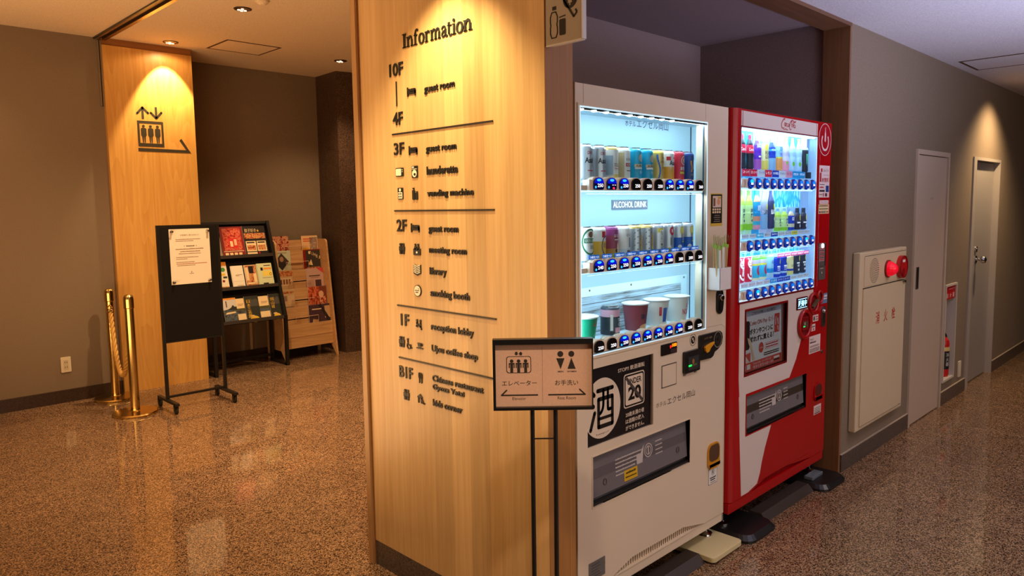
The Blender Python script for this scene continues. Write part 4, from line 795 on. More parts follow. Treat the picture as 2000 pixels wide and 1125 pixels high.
# the case back lies 38 mm behind the plane these sizes were taken on
class Back(F):
    def __call__(s, a, b, w=0.0): return Vector((a*YB/1.602, YB-0.0005-w, 1.44+(b-1.44)*YB/1.602))
FBK = Back((0, 0, 0), (1, 0, 0), (0, 0, 1), (0, -1, 0))
obj('hidden_fill_bar', MB().box(1.811, 1.818, 1.535, 1.555, .955, 1.74, M('fill_bar_white', (245, 250, 255), .3, 0, 13.0, ecol=(225, 242, 255))), t)  # glowing bar hidden behind the frame, added to brighten the cans
lamp('AREA', 'case_light', (2.20, 1.530, 1.746), 3.0, (.84, .95, 1.0), .74, (2.20, 1.60, 1.3), sy=.02)
lamp('AREA', 'case_light', (2.20, 1.530, 1.480), 2.2, (.84, .95, 1.0), .70, (2.20, 1.60, 1.2), sy=.02)
lamp('AREA', 'case_light', (2.20, 1.530, 1.212), 1.1, (.84, .95, 1.0), .70, (2.20, 1.60, .96), sy=.02)
mb = MB(); NB = M('navy_print', (34, 56, 110), .5)
mb.text(FBK, 'ホテル', 2.158, 2.222, 1.722, 1.742, NB, .0006, 0, .012); mb.text(FBK, 'エクセル岡山', 2.228, 2.432, 1.720, 1.752, NB, .0006, 0, .004); obj('hotel_name', mb, t)
mb = MB().fbox(FBK, 2.078, 2.293, 1.424, 1.459, 0.0005, 0.003, M('slate_plate', (84, 98, 118), .5)); mb.text(FBK, 'ALCOHOL DRINK', 2.084, 2.287, 1.431, 1.453, M('plate_white', (238, 246, 250), .5, 0, .3), .0034, 0, .012); obj('category_plate', mb, t)
def planks():
    m = M('weathered_boards', (190, 206, 214), .6, 0, 1.0, ecol=(176, 210, 228)); t_ = NT(m)
    n = t_.n('ShaderNodeTexNoise', i_Scale=1.0, i_Detail=5.0, i_Roughness=.7); t_.l(t_.pos((5, 5, 110)), n.inputs['Vector']); g_ = t_.n('ShaderNodeNewGeometry'); sp = t_.n('ShaderNodeSeparateXYZ'); t_.l(g_.outputs['Position'], sp.inputs[0])
    n2 = t_.n('ShaderNodeTexNoise', i_Scale=1.0, i_Detail=2.0); t_.l(t_.pos((4, 4, 14)), n2.inputs['Vector'])
    f = t_.math('ADD', t_.math('MULTIPLY', n.outputs[0], .6), t_.math('MULTIPLY', n2.outputs[0], .4))
    c = t_.ramp(f, [(.40, (46, 40, 30)), (.46, (104, 118, 126)), (.56, (136, 164, 182))])
    e = t_.math('LESS_THAN', t_.math('FRACT', t_.math('DIVIDE', sp.outputs[2], .052)), .05); c = t_.mix(e, c, (50, 60, 68)); t_.l(c, t_.b.inputs['Base Color']); t_.l(c, t_.b.inputs['Emission Color']); return m
mb = MB().fbox(FBK, 1.81, 2.525, .955, 1.128, .0004, .0025, planks()); mb.holed(FBK, (1.809, 2.566, .949, 1.158), [(1.81, 2.525, .955, 1.128)], .0004, .003, M('board_frame', (196, 220, 232), .4, 0, .5, ecol=(176, 218, 240)))
for u in (1.95, 2.19, 2.545): mb.disc(FBK, u, 1.148, .004, .004, .003, .0045, STEEL, 10)
obj('print_board', mb, t)
def pill(uc, vb, w, h, n=10):
    r = w/2; P = [(uc-r+.005, vb), (uc+r-.005, vb), (uc+r, vb+.005), (uc+r, vb+h-r*.72)]
    P += [(uc+r*math.cos(a), vb+h-r*.72+r*.72*math.sin(a)) for a in [PI*i/n for i in range(1, n)]]
    return P + [(uc-r, vb+h-r*.72), (uc-r, vb+.005)]
DG = [['250', '--', '250', '250', '250', '250', '240', '280', '280', '260'], ['240', '250', '250', '250', '250', '250', '280', '200', '200', '200'], ['250', '250', '250', '350', '240', '240', '240', '200', '250', '250']]
DARK = [{3, 4, 5, 9}, {7, 8, 9}, {0, 1, 8, 9}]
BLU = M('label_blue', (20, 110, 214), .4, 0, .25)
for r, zc in enumerate((1.510, 1.2405, 0.9715)):
    mb = MB(); zt = zc+.0135; zb = zc-.0205
    pts = [(1.846, zb), (2.543, zb), (2.543, zt)]
    for k in range(9, -1, -1):
        c = 1.8905+.0687*k
        pts += [(c+.028*math.cos(a), zt+.0105*math.sin(a)) for a in [PI*i/8 for i in range(9)]]
    pts.append((1.846, zt))
    mb.prism(FM, pts, -0.020, 0.008, RAILC); mb.fbox(FM, 1.812, 1.846, zb, zb+.016, -.020, -.004, RAILC)
    rail = obj('button_rail', mb, t)
    mb = MB().fbox(FM, x0, x1-.03, zt-.006, zt-.001, -.080, -.021, M('shelf_clear', (206, 232, 244), .2, 0, .35, ecol=(190, 228, 246)))
    if r < 3:
        mb.fbox(FM, x0, XS-.04, zb-.004, zb, -.07, -.01, M('shelf_light', (235, 246, 252), .3, 0, 1.2, ecol=(205, 236, 252)))
    obj('shelf', mb, t)
    for k in range(10):
        c = 1.8905+.0687*k; dk = k in DARK[r]; mb = MB()
        mb.prism(FM, pill(c, zb+.002, .050, .0395), .008, .0135, LENSK if dk else LENSD)
        if not dk:
            P = pill(c, zb+.022, .048, .019); mb.prism(FM, P, .0135, .0138, LENSB); mb.disc(FM, c-.001, zb+.033, .011, .0042, .0138, .0141, GLOWC, 14); mb.disc(FM, c-.018, zb+.010, .0044, .0042, .0136, .0141, GLOWC if (r, k) != (0, 1) else GLOWC, 10)
        if (r, k) == (0, 1): mb.fbox(FM, c, c+.007, zb+.0165, zb+.0185, .014, .0143, DIGIT); mb.fbox(FM, c+.012, c+.019, zb+.0165, zb+.0185, .014, .0143, DIGIT); mb.disc(FM, c+.008, zb+.007, .0055, .0036, .0136, .0141, LEDR, 12)
        else: mb.text(FM, DG[r][k], c-.009, c+.020, zb+.010, zb+.0215, DIGIT, .0142, 0, .02)
        obj('select_button', mb, rail)
        if r == 1:
            mb = MB(); vl = zt+.0095; mb.rrect(FM, c-.033, c+.022, vl, vl+.014, .004, -.006, -.004, BLU); mb.text(FM, 'つめた～い', c-.029, c+.018, vl+.003, vl+.011, DIGIT, -.0038, 0, .012); obj('cold_tag', mb, rail)
mb = MB().fbox(FM, x0, x1, z0, z1, -.006, -.003, GLASS); obj('window_glass', mb, t)
# lower door fittings
STK = front(YM-0.0005); Gd = M('gold_edge', (220, 180, 70), .4)
mb = MB().fbox(FM, 2.609, 2.701, 1.350, 1.481, .0002, .0006, Gd); mb.fbox(FM, 2.613, 2.698, 1.362, 1.477, .0007, .0009, PLK); mb.fbox(FM, 2.625, 2.690, 1.425, 1.471, .0010, .0012, M('sticker_photo', (224, 198, 176), .5)); mb.fbox(FM, 2.616, 2.695, 1.353, 1.360, .0007, .0009, Gd)
mb.text(FM, 'M', 2.664, 2.688, 1.458, 1.470, M('gold_ink'), .0014, 0, .03); mb.disc(FM, 2.670, 1.447, .012, .012, .0013, .0015, M('sticker_skin', (220, 150, 96), .5), 14); mb.fbox(FM, 2.630, 2.645, 1.430, 1.462, .0013, .0015, M('sticker_brown', (120, 84, 60), .5))
for k in range(4):
    for j in range(2): mb.fbox(FM, 2.624+.017*k, 2.636+.017*k, 1.402+.011*j, 1.410+.011*j, .0010, .0012, CREAM)
for k in range(4): mb.fbox(FM, 2.640-.006*(k % 2), 2.680+.004*(k % 2), 1.392-.008*k, 1.3945-.008*k, .0010, .0012, M('print_dim', (150, 130, 100), .6))
obj('notice_sticker', mb, t)
mb = MB().rrect(FM, 2.660, 2.710, .991, 1.094, .024, .0003, .006, PLK, None, 8); mb.ring(FM, 2.685, 1.0425, .025, .050, .004, .006, .008, M('lock_rim', (70, 68, 66), .25, .6)); mb.lathe((2.687, YM-.006, 1.058), [(.014, 0), (.013, .008), (.010, .012)], CHROME, 20, (0, -1, 0)); mb.rrect(FM, 2.676, 2.698, 1.003, 1.045, .010, .006, .010, PLK); obj('lock_handle', mb, t)
AMB = M('amber_digits', (255, 150, 20), .3, 0, 2.0, ecol=(255, 120, 10)); RDG = M('red_digits', (255, 40, 40), .3, 0, 1.5, ecol=(255, 30, 30))
mb = MB().rrect(FM, 2.266, 2.372, .879, .921, .003, .0003, .003, SCREEN); mb.text(FM, '100', 2.338, 2.369, .904, .917, AMB, .0033, 0, .05); mb.text(FM, '9', 2.322, 2.334, .900, .912, RDG, .0033, 0, .04); mb.fbox(FM, 2.328, 2.370, .882, .897, .0032, .0034, M('screen_tint', (66, 50, 50), .2)); obj('price_display', mb, t)
mb = MB().holed(FM, (2.272, 2.372, .755, .842), [(2.276, 2.368, .759, .838)], .0002, .0012, M('seam_dark', (90, 78, 68), .6)); mb.rrect(FM, 2.276, 2.368, .759, .838, .003, .0002, .002, CRM); obj('blank_plate', mb, t)
mb = MB().rrect(FM, 2.415, 2.524, .787, .872, .006, .0003, .012, PLK); mb.rrect(FM, 2.436, 2.512, .797, .850, .004, .012, .014, M('slot_grey', (52, 54, 54), .25)); mb.fbox(FM, 2.437, 2.458, .812, .819, .0142, .0148, M('slot_green', (30, 220, 90), .3, 0, 1.6, ecol=(20, 220, 80))); mb.fbox(FM, 2.458, 2.496, .812, .819, .0142, .0146, M('slot_olive', (92, 100, 56), .4)); mb.disc(FM, 2.470, .830, .008, .010, .0142, .0148, M('slot_amber', (150, 110, 60), .4), 14)
mb.fbox(FM, 2.420, 2.436, .778, .787, .0003, .003, GRYP); mb.fbox(FM, 2.498, 2.512, .778, .788, .0003, .003, GRYP); obj('bill_slot', mb, t, )
mb = MB().ring(FM, 2.489, .910, .023, .024, .002, .0002, .0006, INK); mb.disc(FM, 2.489, .910, .015, .0155, .0002, .0006, INK, 24); mb.disc(FM, 2.487, .914, .005, .005, .0007, .0009, CRM, 12); mb.disc(FM, 2.493, .905, .004, .004, .0007, .0009, CRM, 12); obj('round_mark', mb, t)
mb = MB().prism(FM, [(2.526, .918), (2.532, .922), (2.680, .922), (2.696, .912), (2.702, .893), (2.694, .866), (2.664, .848), (2.640, .842), (2.628, .826), (2.612, .820), (2.532, .822), (2.526, .828)], .0003, .010, PLK); mb.ring(FM, 2.661, .889, .031, .033, .0025, .010, .0108, M('dial_ring', (150, 140, 120), .4)); mb.disc(FM, 2.661, .889, .022, .024, .010, .012, M('dial_dark', (44, 42, 40), .2), 24); mb.disc(FM, 2.655, .893, .009, .010, .012, .013, CHROME, 14)
mb.text(FM, 'おつり・返却', 2.558, 2.614, .902, .910, M('panel_gold', (176, 146, 96), .5), .0104); obj('coin_panel', mb, t)
obj('return_lever', MB().prism(FM, [(2.552, .872), (2.560, .878), (2.594, .884), (2.623, .886), (2.618, .878), (2.592, .864), (2.582, .852), (2.566, .848), (2.556, .858)], .010, .020, M('lever_yellow', (222, 150, 20), .35)), t, .002)
mb = MB().fbox(FM, SIGN[0], SIGN[1], SIGN[2], SIGN[3], -.012, -.007, M('sign_black', (26, 24, 27), .2))
FN = front(YM+.007)
SB = M('sign_cream', (226, 208, 186), .4)
# oval with the kanji, clipped by the plate's left edge
ov = []
for i in range(48):
    a = 2*PI*i/48; u = 1.928+.101*math.cos(a); v = .752+.1045*math.sin(a); ov.append((max(u, SIGN[0]+.001), v))
mb.prism(FN, ov, .0002, .0005, SB)

KB = M('sign_black'); k0, k1 = .0006, .0010
mb.line(FN, [(1.902, .815), (1.984, .815)], .015, k0, k1, KB); mb.line(FN, [(1.907, .785), (1.983, .785), (1.983, .689), (1.907, .689), (1.907, .785)], .015, k0, k1, KB)
mb.line(FN, spline([(1.933, .812), (1.933, .765), (1.927, .745), (1.916, .735)], 4), .012, k0, k1, KB); mb.line(FN, spline([(1.958, .812), (1.958, .752), (1.962, .742), (1.974, .742)], 4), .012, k0, k1, KB); mb.line(FN, [(1.909, .717), (1.981, .717)], .011, k0, k1, KB)
mb.line(FN, [(1.868, .818), (1.884, .803)], .015, k0, k1, KB); mb.line(FN, [(1.862, .777), (1.880, .765)], .015, k0, k1, KB); mb.line(FN, [(1.864, .686), (1.886, .742)], .015, k0, k1, KB)
mb.text(FN, 'http://', 1.895, 1.965, .660, .667, M('sign_black'), .0007)
mb.rrect(FN, 2.049, 2.173, .722, .845, .012, .0002, .0004, SB); mb.rrect(FN, 2.053, 2.169, .726, .841, .010, .0004, .0006, M('sign_black')); mb.rrect(FN, 2.059, 2.163, .732, .835, .007, .0006, .0008, SB)
mb.text(FN, 'UNDER', 2.069, 2.154, .805, .826, M('sign_black'), .0009, 0, .025); mb.text(FN, '20', 2.074, 2.152, .747, .797, M('sign_black'), .0009, 0, .04)
mb.line(FN, [(2.062, .832), (2.160, .735)], .012, .001, .0012, M('slash_grey', (74, 66, 62), .4), False)
mb.text(FN, 'STOP!! 飲酒運転', 2.016, 2.174, .857, .874, SB, .0003, 0, .012)
for s, z in (('20歳未満の者', .689), ('は酒類の購入', .665), ('ができません。', .641)): mb.text(FN, s, 2.060, 2.172, z, z+.017, SB, .0003, 0, .012)
obj('warning_sign', mb, t)
obj('sign_side_rail', MB().fbox(FM, 2.205, 2.214, .633, .895, -.007, -.001, CHROME), t)
mb = MB().text(FM, 'ホテル', 2.238, 2.305, .687, .705, M('print_black', (44, 38, 36), .6), .0004); mb.text(FM, 'エクセル岡山', 2.313, 2.506, .684, .711, M('print_black'), .0004, 0, .003); obj('hotel_name', mb, t)
def pickup(t, x0, x1, z0, z1, mir, body, sticker):
    mb = MB().holed(FM, (x0-.004, x1+.004, z0-.004, z1+.004), [(x0, x1, z0, z1)], .0002, .002, body); obj('pickup_frame', mb, t)
    mb = MB(); DK = M('chute_dark', (30, 28, 28), .5)
    mb.fbox(FM, x0, x1, z0, z1, -.042, -.040, DK); mb.fbox(FM, x0-.001, x0, z0, z1, -.04, 0, DK); mb.fbox(FM, x1, x1+.001, z0, z1, -.04, 0, DK); mb.fbox(FM, x0, x1, z1, z1+.001, -.04, 0, DK); mb.fbox(FM, x0, x1, z0-.001, z0, -.04, 0, DK); obj('chute', mb, t)
    fl = F((0, YM+.018, z1), (1, 0, 0), (0, .06, .998), (0, -.998, .06))
    h = z1-z0
    mb = MB().fbox(fl, x0+.004, x1-.004, -h*.86, -.006, -.003, 0, M('flap_grey', mir, .18)); mb.fbox(fl, x0+.004, x1-.004, -h*.5, -h*.30, 0, .0006, M('flap_band_%d' % mir[0], tuple(int(v*.86) for v in mir), .15))
    GR = M('flap_print', (196, 186, 180), .5); xc = (x0+x1)/2+.04
    mb.ring(fl, xc, -h*.36, .026, .026, .0035, .001, .0013, GR); mb.ring(fl, xc, -h*.36, .017, .017, .003, .001, .0013, GR); mb.line(fl, [(xc, -h*.43), (xc, -h*.29)], .006, .001, .0013, GR)
    mb.prism(fl, [(xc-.075, -h*.56), (xc-.04, -h*.56), (xc-.028, -h*.20), (xc-.05, -h*.36), (xc-.075, -h*.36)], .001, .0013, GR)
    for k in range(5): dashes(mb, fl, xc-.20, xc-.10+.015*k, -h*.62+.014*k, .006, .001, GR, k)
    for k in range(4): dashes(mb, fl, xc+.045, xc+.09, -h*.52+.016*k, .005, .001, GR, k+9)
    for u in (x0+.08, x1-.07): mb.ring(fl, u, -h*.62, .010, .012, .002, .001, .003, STEEL, 18)
    f = obj('pickup_flap', mb, t)
    if sticker: mb = MB().fbox(fl, 2.055, 2.135, -h*.80, -h*.58, .0014, .0018, M('caution_yellow', (214, 170, 24), .5)); dashes(mb, fl, 2.066, 2.124, -h*.66, .008, .0019, INK, 4); dashes(mb, fl, 2.062, 2.128, -h*.74, .005, .0019, INK, 5); obj('caution_sticker', mb, f)
    obj('chute_rail', MB().fbox(FM, x0, x1, z0+.012, z0+.018, -.036, -.018, STEEL).fbox(FM, x0, x1, z0, z0+.010, -.036, -.004, PLK), t)
pickup(t, *PORT, (112, 108, 112), CRM, True)
OCH = M('ochre_plastic', (206, 140, 30), .35)
def coinreturn(t, x0, x1, z0, z1, body, dark):
    mb = MB().rrect(FM, x0, x1, z0, z1, .03, .0003, .006, body, None, 8); mb.rrect(FM, x0+.007, x1-.006, z0+(z1-z0)*.30, z1-.007, .024, .006, .0072, dark, None, 8); mb.rrect(FM, x0+.004, x1-.004, z0+.004, z0+(z1-z0)*.28, .02, .006, .010, body, None, 8); obj('coin_return', mb, t)
coinreturn(t, 2.604, 2.697, .349, .458, OCH, M('cup_dark', (88, 62, 44), .3))
mb = MB().fbox(FM, 2.617, 2.685, .282, .349, .0002, .0005, INK); mb.fbox(FM, 2.619, 2.683, .284, .347, .0005, .0007, WHITE); mb.ring(FM, 2.651, .331, .012, .012, .0015, .0008, .001, INK); mb.fbox(FM, 2.648, 2.654, .325, .338, .0008, .001, INK)
dashes(mb, FM, 2.628, 2.674, .307, .006, .0008, INK, 1); dashes(mb, FM, 2.632, 2.670, .298, .006, .0008, INK, 2); dashes(mb, FM, 2.632, 2.672, .289, .004, .0008, GREYT, 3); obj('small_label', mb, t)
mb = MB().fbox(FM, 1.98, 2.588, .131, .166, -.032, -.028, PLK)
for i in range(42):
    x = 1.99+.0141*i; mb.fbox(FM, x, x+.0065, .130, .166, -.028, -.013, CRM)
obj('vent_grille', mb, t)
obj('kick_plate', MB().box(1.79, 2.738, YM+.004, 1.60, .092, .126, CRM), t, .002)
mb = MB().rrect(FM, 1.842, 1.930, .164, .229, .002, .0003, .002, GRYP); [dashes(mb, FM, 1.855, 1.905-.006*(k % 3), .176+.010*k, .003, .0022, M('plate_print', (84, 82, 80), .5), k) for k in range(5)]; mb.disc(FM, 1.926, .205, .0025, .0025, .002, .003, CHROME, 10); mb.disc(FM, 1.846, .188, .0025, .0025, .002, .003, CHROME, 10); obj('name_plate', mb, t)
for x, y in ((1.85, 1.60), (2.70, 1.582), (1.85, 2.19), (2.70, 2.19)):
    obj('levelling_foot', MB().lathe((x, y, .0305 if x > 2 and y < 2 else .0005), [(.032, 0), (.030, .006), (.012, .012), (.008, .016), (.008, .0615 if x > 2 and y < 2 else .0915)], CHROME, 20), t)
# plates and bars on the floor
PLC = M('cream_pad', (214, 200, 150), .4)
mb = MB().prism(F((0, 0, .008), (1, 0, 0), (0, 1, 0), (0, 0, 1)), rr(2.522, 2.757, 1.436, 1.90, .02), 0, .022, PLC); mb.prism(XYZ, rr(2.53, 2.75, 1.45, 1.90, .015), .0005, .008, BLACKM)
tag(obj('anchor_plate', mb, None, .003), 'cream steel floor plate under the near corner of the white vending machine', 'floor plate')
RUB = M('black_rubber', (24, 22, 22), .35)
def pad(x0, x1, lab):
    f0 = F((0, 0, 0), (1, 0, 0), (0, 1, 0), (0, 0, 1)); mb = MB(); P0 = rr(x0, x1, 1.412, 1.95, .055, 4); P1 = rr(x0+.018, x1-.018, 1.430, 1.93, .045, 4)
    mb.grid([[f0(*p, .0005) for p in P0], [f0(*p, .012) for p in P0], [f0(*p, .030) for p in P1]], RUB, False, True); mb.face([f0(*p, .030) for p in P1], RUB)
    return tag(obj('anchor_pad', mb), lab, 'floor pad')
pad(2.775, 3.045, 'black rubber anchor pad on the floor in the gap between the two vending machines')
pad(3.555, 3.835, 'black rubber anchor pad under the far corner of the red machine by the brown jamb')
BAR = M('dark_bar', (58, 48, 42), .4)
def bar(x0, x1, lab):
    sf = F((0, 0, 0), (0, 1, 0), (0, 0, 1), (1, 0, 0)); mb = MB().prism(sf, [(1.472, .0005), (1.560, .0005), (1.560, .032), (1.502, .032)], x0, x1, BAR); return tag(obj('anchor_bar', mb), lab, 'floor bar')
bar(1.80, 2.518, 'dark brown floor bar lying under the white vending machine'); bar(3.05, 3.55, 'dark brown floor bar between the two pads under the red vending machine')
# ---- cans and cups
rnd = random.Random(3)
ALU = M('can_rim', (206, 210, 214), .25, .9)
def cyl_fn(cx, cy, r): return lambda a, b, w=0.0: Vector((cx+(r+w)*math.sin(a/r), cy-(r+w)*math.cos(a/r), b))
def patch(mb, fn, u0, u1, v0, v1, m, w=.0004, n=8):
    for i in range(n): a, b = u0+(u1-u0)*i/n, u0+(u1-u0)*(i+1)/n; mb.face([fn(a, v0, w), fn(b, v0, w), fn(b, v1, w), fn(a, v1, w)], m)
def oval(mb, fn, u, v, ru, rv, m, w=.0004, n=20, inner=0.0):
    R = 3
    for k in range(R):
        s0, s1 = inner+(1-inner)*k/R, inner+(1-inner)*(k+1)/R
        for i in range(n):
            a, b = 2*PI*i/n, 2*PI*(i+1)/n; P = lambda s, q: fn(u+ru*s*math.cos(q), v+rv*s*math.sin(q), w)
            mb.face([P(s0, a), P(s1, a), P(s1, b), P(s0, b)] if s0 > 0 else [P(0, a), P(s1, a), P(s1, b)], m)
def can(lab, cx, z, body, deco, top=None, h=.118, r=.0325, cy=1.564, group=None):
    t = thing('drink_can', lab, 'can', (cx, cy, z), group)
    bands = body if isinstance(body, list) else [(1.0, body)]
    prof = [(r*.80, 0), (r*.98, .006)]; mats = [ALU]; zz = .006
    for f, m in bands: prof.append((r, .008 if len(prof) == 2 else zz)); prof.append((r, .006+(h-.020)*f)); mats += [m, m]; zz = .006+(h-.020)*f
    prof += [(r*.94, h-.008), (r*.80, h-.003), (r*.82, h), (r*.78, h)]; mats += [top or bands[-1][1], top or bands[-1][1], ALU, ALU]
    mb = MB().lathe((cx, cy, z), prof, body, 28, mats=mats[:len(prof)-1]); fn = cyl_fn(cx, cy, r); deco(mb, lambda a, b, w=0.0: fn(a, b+z, w)); obj('can_body', mb, t)
    mb = MB().lathe((cx, cy, z+h-.0035), [(r*.78, 0), (r*.77, .001)], ALU, 20); obj('can_lid', mb, t); return t
SIL = M('can_silver', (196, 204, 214), .3, .55); TX = M('can_black', (24, 26, 34), .5); RTX = M('can_red_print', (190, 40, 50), .5); WHT = M('can_white', (236, 236, 232), .4); CGD = M('can_gold', (216, 188, 108), .35, .3); CYAN = M('can_cyan', (16, 164, 206), .35); PCH = M('can_peach', (226, 196, 156), .5); CRD = M('can_red', (206, 44, 66), .4); NVY = M('can_navy', (24, 62, 128), .4); AMBR = M('can_amber', (232, 168, 60), .4); PUR = M('can_purple', (150, 60, 130), .4); LIM = M('can_lime', (216, 210, 40), .4); CGRN = M('can_green', (30, 110, 72), .5); BRN = M('can_brown', (120, 80, 50), .5); LEM = M('can_lemon', (226, 206, 70), .5); BLU2 = M('can_blue', (20, 96, 190), .4)
def c_dry(m, f): m.text(None, 'DRY', -.012, .014, .084, .094, RTX, .0006, fn=f); m.text(None, 'Asahi', -.022, .026, .056, .074, TX, .0006, 0, .02, f); m.text(None, '生', .006, .014, .042, .050, TX, .0006, fn=f); patch(m, f, -.012, .016, .030, .033, RTX)
def c_maru(m, f): m.text(None, 'マルエフ', -.010, .028, .046, .060, BRN, .0006, 0, .01, f); patch(m, f, -.040, -.014, .02, .085, M('can_pale_blue', (160, 184, 204), .5)); patch(m, f, -.012, .022, .010, .022, CGD); patch(m, f, -.008, .02, .040, .042, RTX)
def c_kir(m, f): m.text(None, 'KIRIN', -.010, .022, .070, .079, BRN, .0006, fn=f); patch(m, f, -.012, .024, .050, .062, RTX); m.text(None, 'KIRIN', -.008, .020, .052, .060, WHT, .0007, fn=f); patch(m, f, -.046, -.018, .012, .098, M('can_gold_pattern', (196, 178, 140), .4)); patch(m, f, -.008, .018, .034, .037, BRN)
def c_hare(m, f): oval(m, f, .010, .082, .016, .014, PCH); oval(m, f, .012, .080, .009, .009, SIL, .0006); patch(m, f, -.024, .030, .050, .060, PCH); m.text(None, 'KIRIN', -.016, .022, .051, .058, TX, .0007, 0, .01, f); patch(m, f, -.022, .028, .043, .049, WHT, .0005); m.text(None, '晴れ風', -.002, .022, .026, .038, WHT, .0006, fn=f)
def c_prem(m, f): [patch(m, f, -.020+.006*math.sin(k*.5), -.013+.006*math.sin(k*.5), .008+.009*k, .017+.009*k, BLU2, .0005, 2) for k in range(10)]; m.text(None, 'PREMIUM', -.010, .030, .068, .076, BRN, .0006, fn=f); patch(m, f, .002, .026, .086, .089, BRN); patch(m, f, .0, .02, .050, .052, BRN)
def c_clear(m, f): m.text(None, 'Asahi', -.016, .026, .062, .080, TX, .0006, 0, .02, f); m.text(None, 'クリア', -.016, .026, .046, .057, WHT, .0006, 0, .01, f); patch(m, f, -.028, -.010, .080, .094, RTX); patch(m, f, .004, .024, .086, .092, RTX)
def c_hon(m, f): oval(m, f, .008, .082, .017, .018, WHT, .0004, 20, .8); oval(m, f, .010, .082, .010, .010, PCH, .0006); m.text(None, '本麒麟', -.014, .026, .044, .060, WHT, .0006, 0, .015, f); patch(m, f, -.014, .026, .032, .040, LIM)
def c_rich(m, f): [oval(m, f, -.006+.003*math.sin(k), .044+.007*k, .004, .005, M('can_copper', (206, 140, 60), .4), .0005) for k in range(6)]; m.text(None, 'RICH MALT', -.008, .026, .026, .034, CGD, .0006, fn=f); patch(m, f, .006, .011, .05, .085, WHT); oval(m, f, .018, .070, .012, .026, CGD, .0004, 20, .85)
ZR = (1.5225, 1.2530, 0.9840)
cx_ = lambda k: 1.8765+.0687*k
gA, gB = 'cans on the top shelf of the white machine', 'cans on the middle shelf of the white machine'
can('silver beer can, first of the two at the left end of the top shelf', cx_(0), ZR[0], SIL, c_dry, group=gA)
can('silver beer can, second from the left on the top shelf, beside the gold topped one', cx_(1), ZR[0], SIL, c_dry, group=gA)
can('cream can with a gold top and brown katakana on the top shelf', cx_(2), ZR[0], WHT, c_maru, CGD, group=gA)
can('white and gold patterned can with a small red band on the top shelf', cx_(3), ZR[0], WHT, c_kir, group=gA)
can('turquoise can beside the white and gold one on the top shelf', cx_(4), ZR[0], CYAN, c_hare, group=gA)
can('turquoise can beside the pale gold one on the top shelf', cx_(5), ZR[0], CYAN, c_hare, group=gA)
can('pale gold can with a wavy blue stripe on the top shelf', cx_(6), ZR[0], CGD, c_prem, M('can_yellow_top', (236, 214, 100), .35), group=gA)
can('white can with an amber lower half on the top shelf', cx_(7), ZR[0], [(.52, AMBR), (1, WHT)], c_clear, group=gA)
can('red can with a white ring and white kanji on the top shelf', cx_(8), ZR[0], CRD, c_hon, group=gA)
can('navy can with wheat ears at the right end of the top shelf', cx_(9), ZR[0], NVY, c_rich, group=gA)
def c_green(m, f): patch(m, f, -.026, .024, .064, .080, CGRN); m.text(None, 'GREEN LABEL', -.022, .022, .067, .077, WHT, .0006, 0, .01, f); m.text(None, '淡麗', -.004, .020, .044, .058, TX, .0006, fn=f); oval(m, f, .002, .092, .012, .010, BRN); oval(m, f, .0, .068, .034, .044, CGRN, .0003, 26, .86)
def c_nodo(m, f): oval(m, f, .012, .052, .022, .034, NVY, .0005, 26, .86); m.text(None, 'のどごし', -.002, .030, .046, .062, NVY, .0006, 0, .01, f); patch(m, f, -.008, .012, .080, .100, RTX); oval(m, f, .020, .074, .008, .008, PUR, .0005)
def c_horo(m, f): m.text(None, 'ほろよい', -.010, .026, .078, .088, WHT, .0006, 0, .01, f); patch(m, f, -.008, .016, .068, .071, WHT); oval(m, f, .012, .040, .008, .018, PCH); oval(m, f, .002, .032, .007, .006, TX)
def c_horo2(m, f): m.text(None, 'ほろよい', -.010, .026, .078, .088, M('can_grey_print', (120, 128, 140), .5), .0006, 0, .01, f); patch(m, f, .004, .014, .04, .074, M('can_grey_print')); patch(m, f, -.006, .014, .022, .030, BRN)
def c_chev(m, f):
    for k in range(4):
        z = .020+.022*k
        for s in (-1, 1): m.face([f(-.010, z+.010, .0005), f(-.010, z+.013, .0005), f(-.010+s*.014, z+.002, .0005), f(-.010+s*.014, z-.001, .0005)], M('can_slate', (70, 80, 96), .5))
    oval(m, f, .016, .052, .014, .036, M('can_goldbrown', (196, 146, 48), .4)); oval(m, f, .016, .030, .010, .012, LEM, .0006)
def c_lem(m, f): patch(m, f, -.020, .028, .084, .100, LEM); patch(m, f, -.010, .010, .034, .094, WHT, .0005); 
def c_lem1(m, f):
    c_lem(m, f)
    for i, ch in enumerate('レモンサワー'): m.text(None, ch, -.006, .006, .084-.0095*i, .092-.0095*i, TX, .0007, 0, .01, f)
    patch(m, f, .014, .022, .05, .095, BRN)
def c_red2(m, f): oval(m, f, .0, .088, .014, .016, CRD); patch(m, f, -.004, .004, .082, .094, WHT, .0006); patch(m, f, .014, .024, .03, .085, WHT, .0005); patch(m, f, .018, .021, .034, .08, TX, .0006); patch(m, f, -.022, .012, .010, .026, LEM); patch(m, f, -.010, -.004, .034, .064, M('can_grey_print'))
def c_ice(m, f): oval(m, f, .004, .088, .016, .016, LEM); oval(m, f, .004, .088, .012, .012, M('can_lemon_light', (240, 228, 140), .5), .0006); m.text(None, '氷結', .0, .030, .050, .072, WHT, .0006, 0, .015, f); patch(m, f, .0, .024, .042, .048, LEM); oval(m, f, -.012, .024, .010, .010, WHT)
can('white can with green labels at the left end of the middle shelf', cx_(0), ZR[1], WHT, c_green, group=gB)
can('white and gold can with a big navy ring on the middle shelf', cx_(1), ZR[1], [(.62, M('can_beer_gold', (226, 182, 70), .35)), (1, WHT)], c_nodo, group=gB)
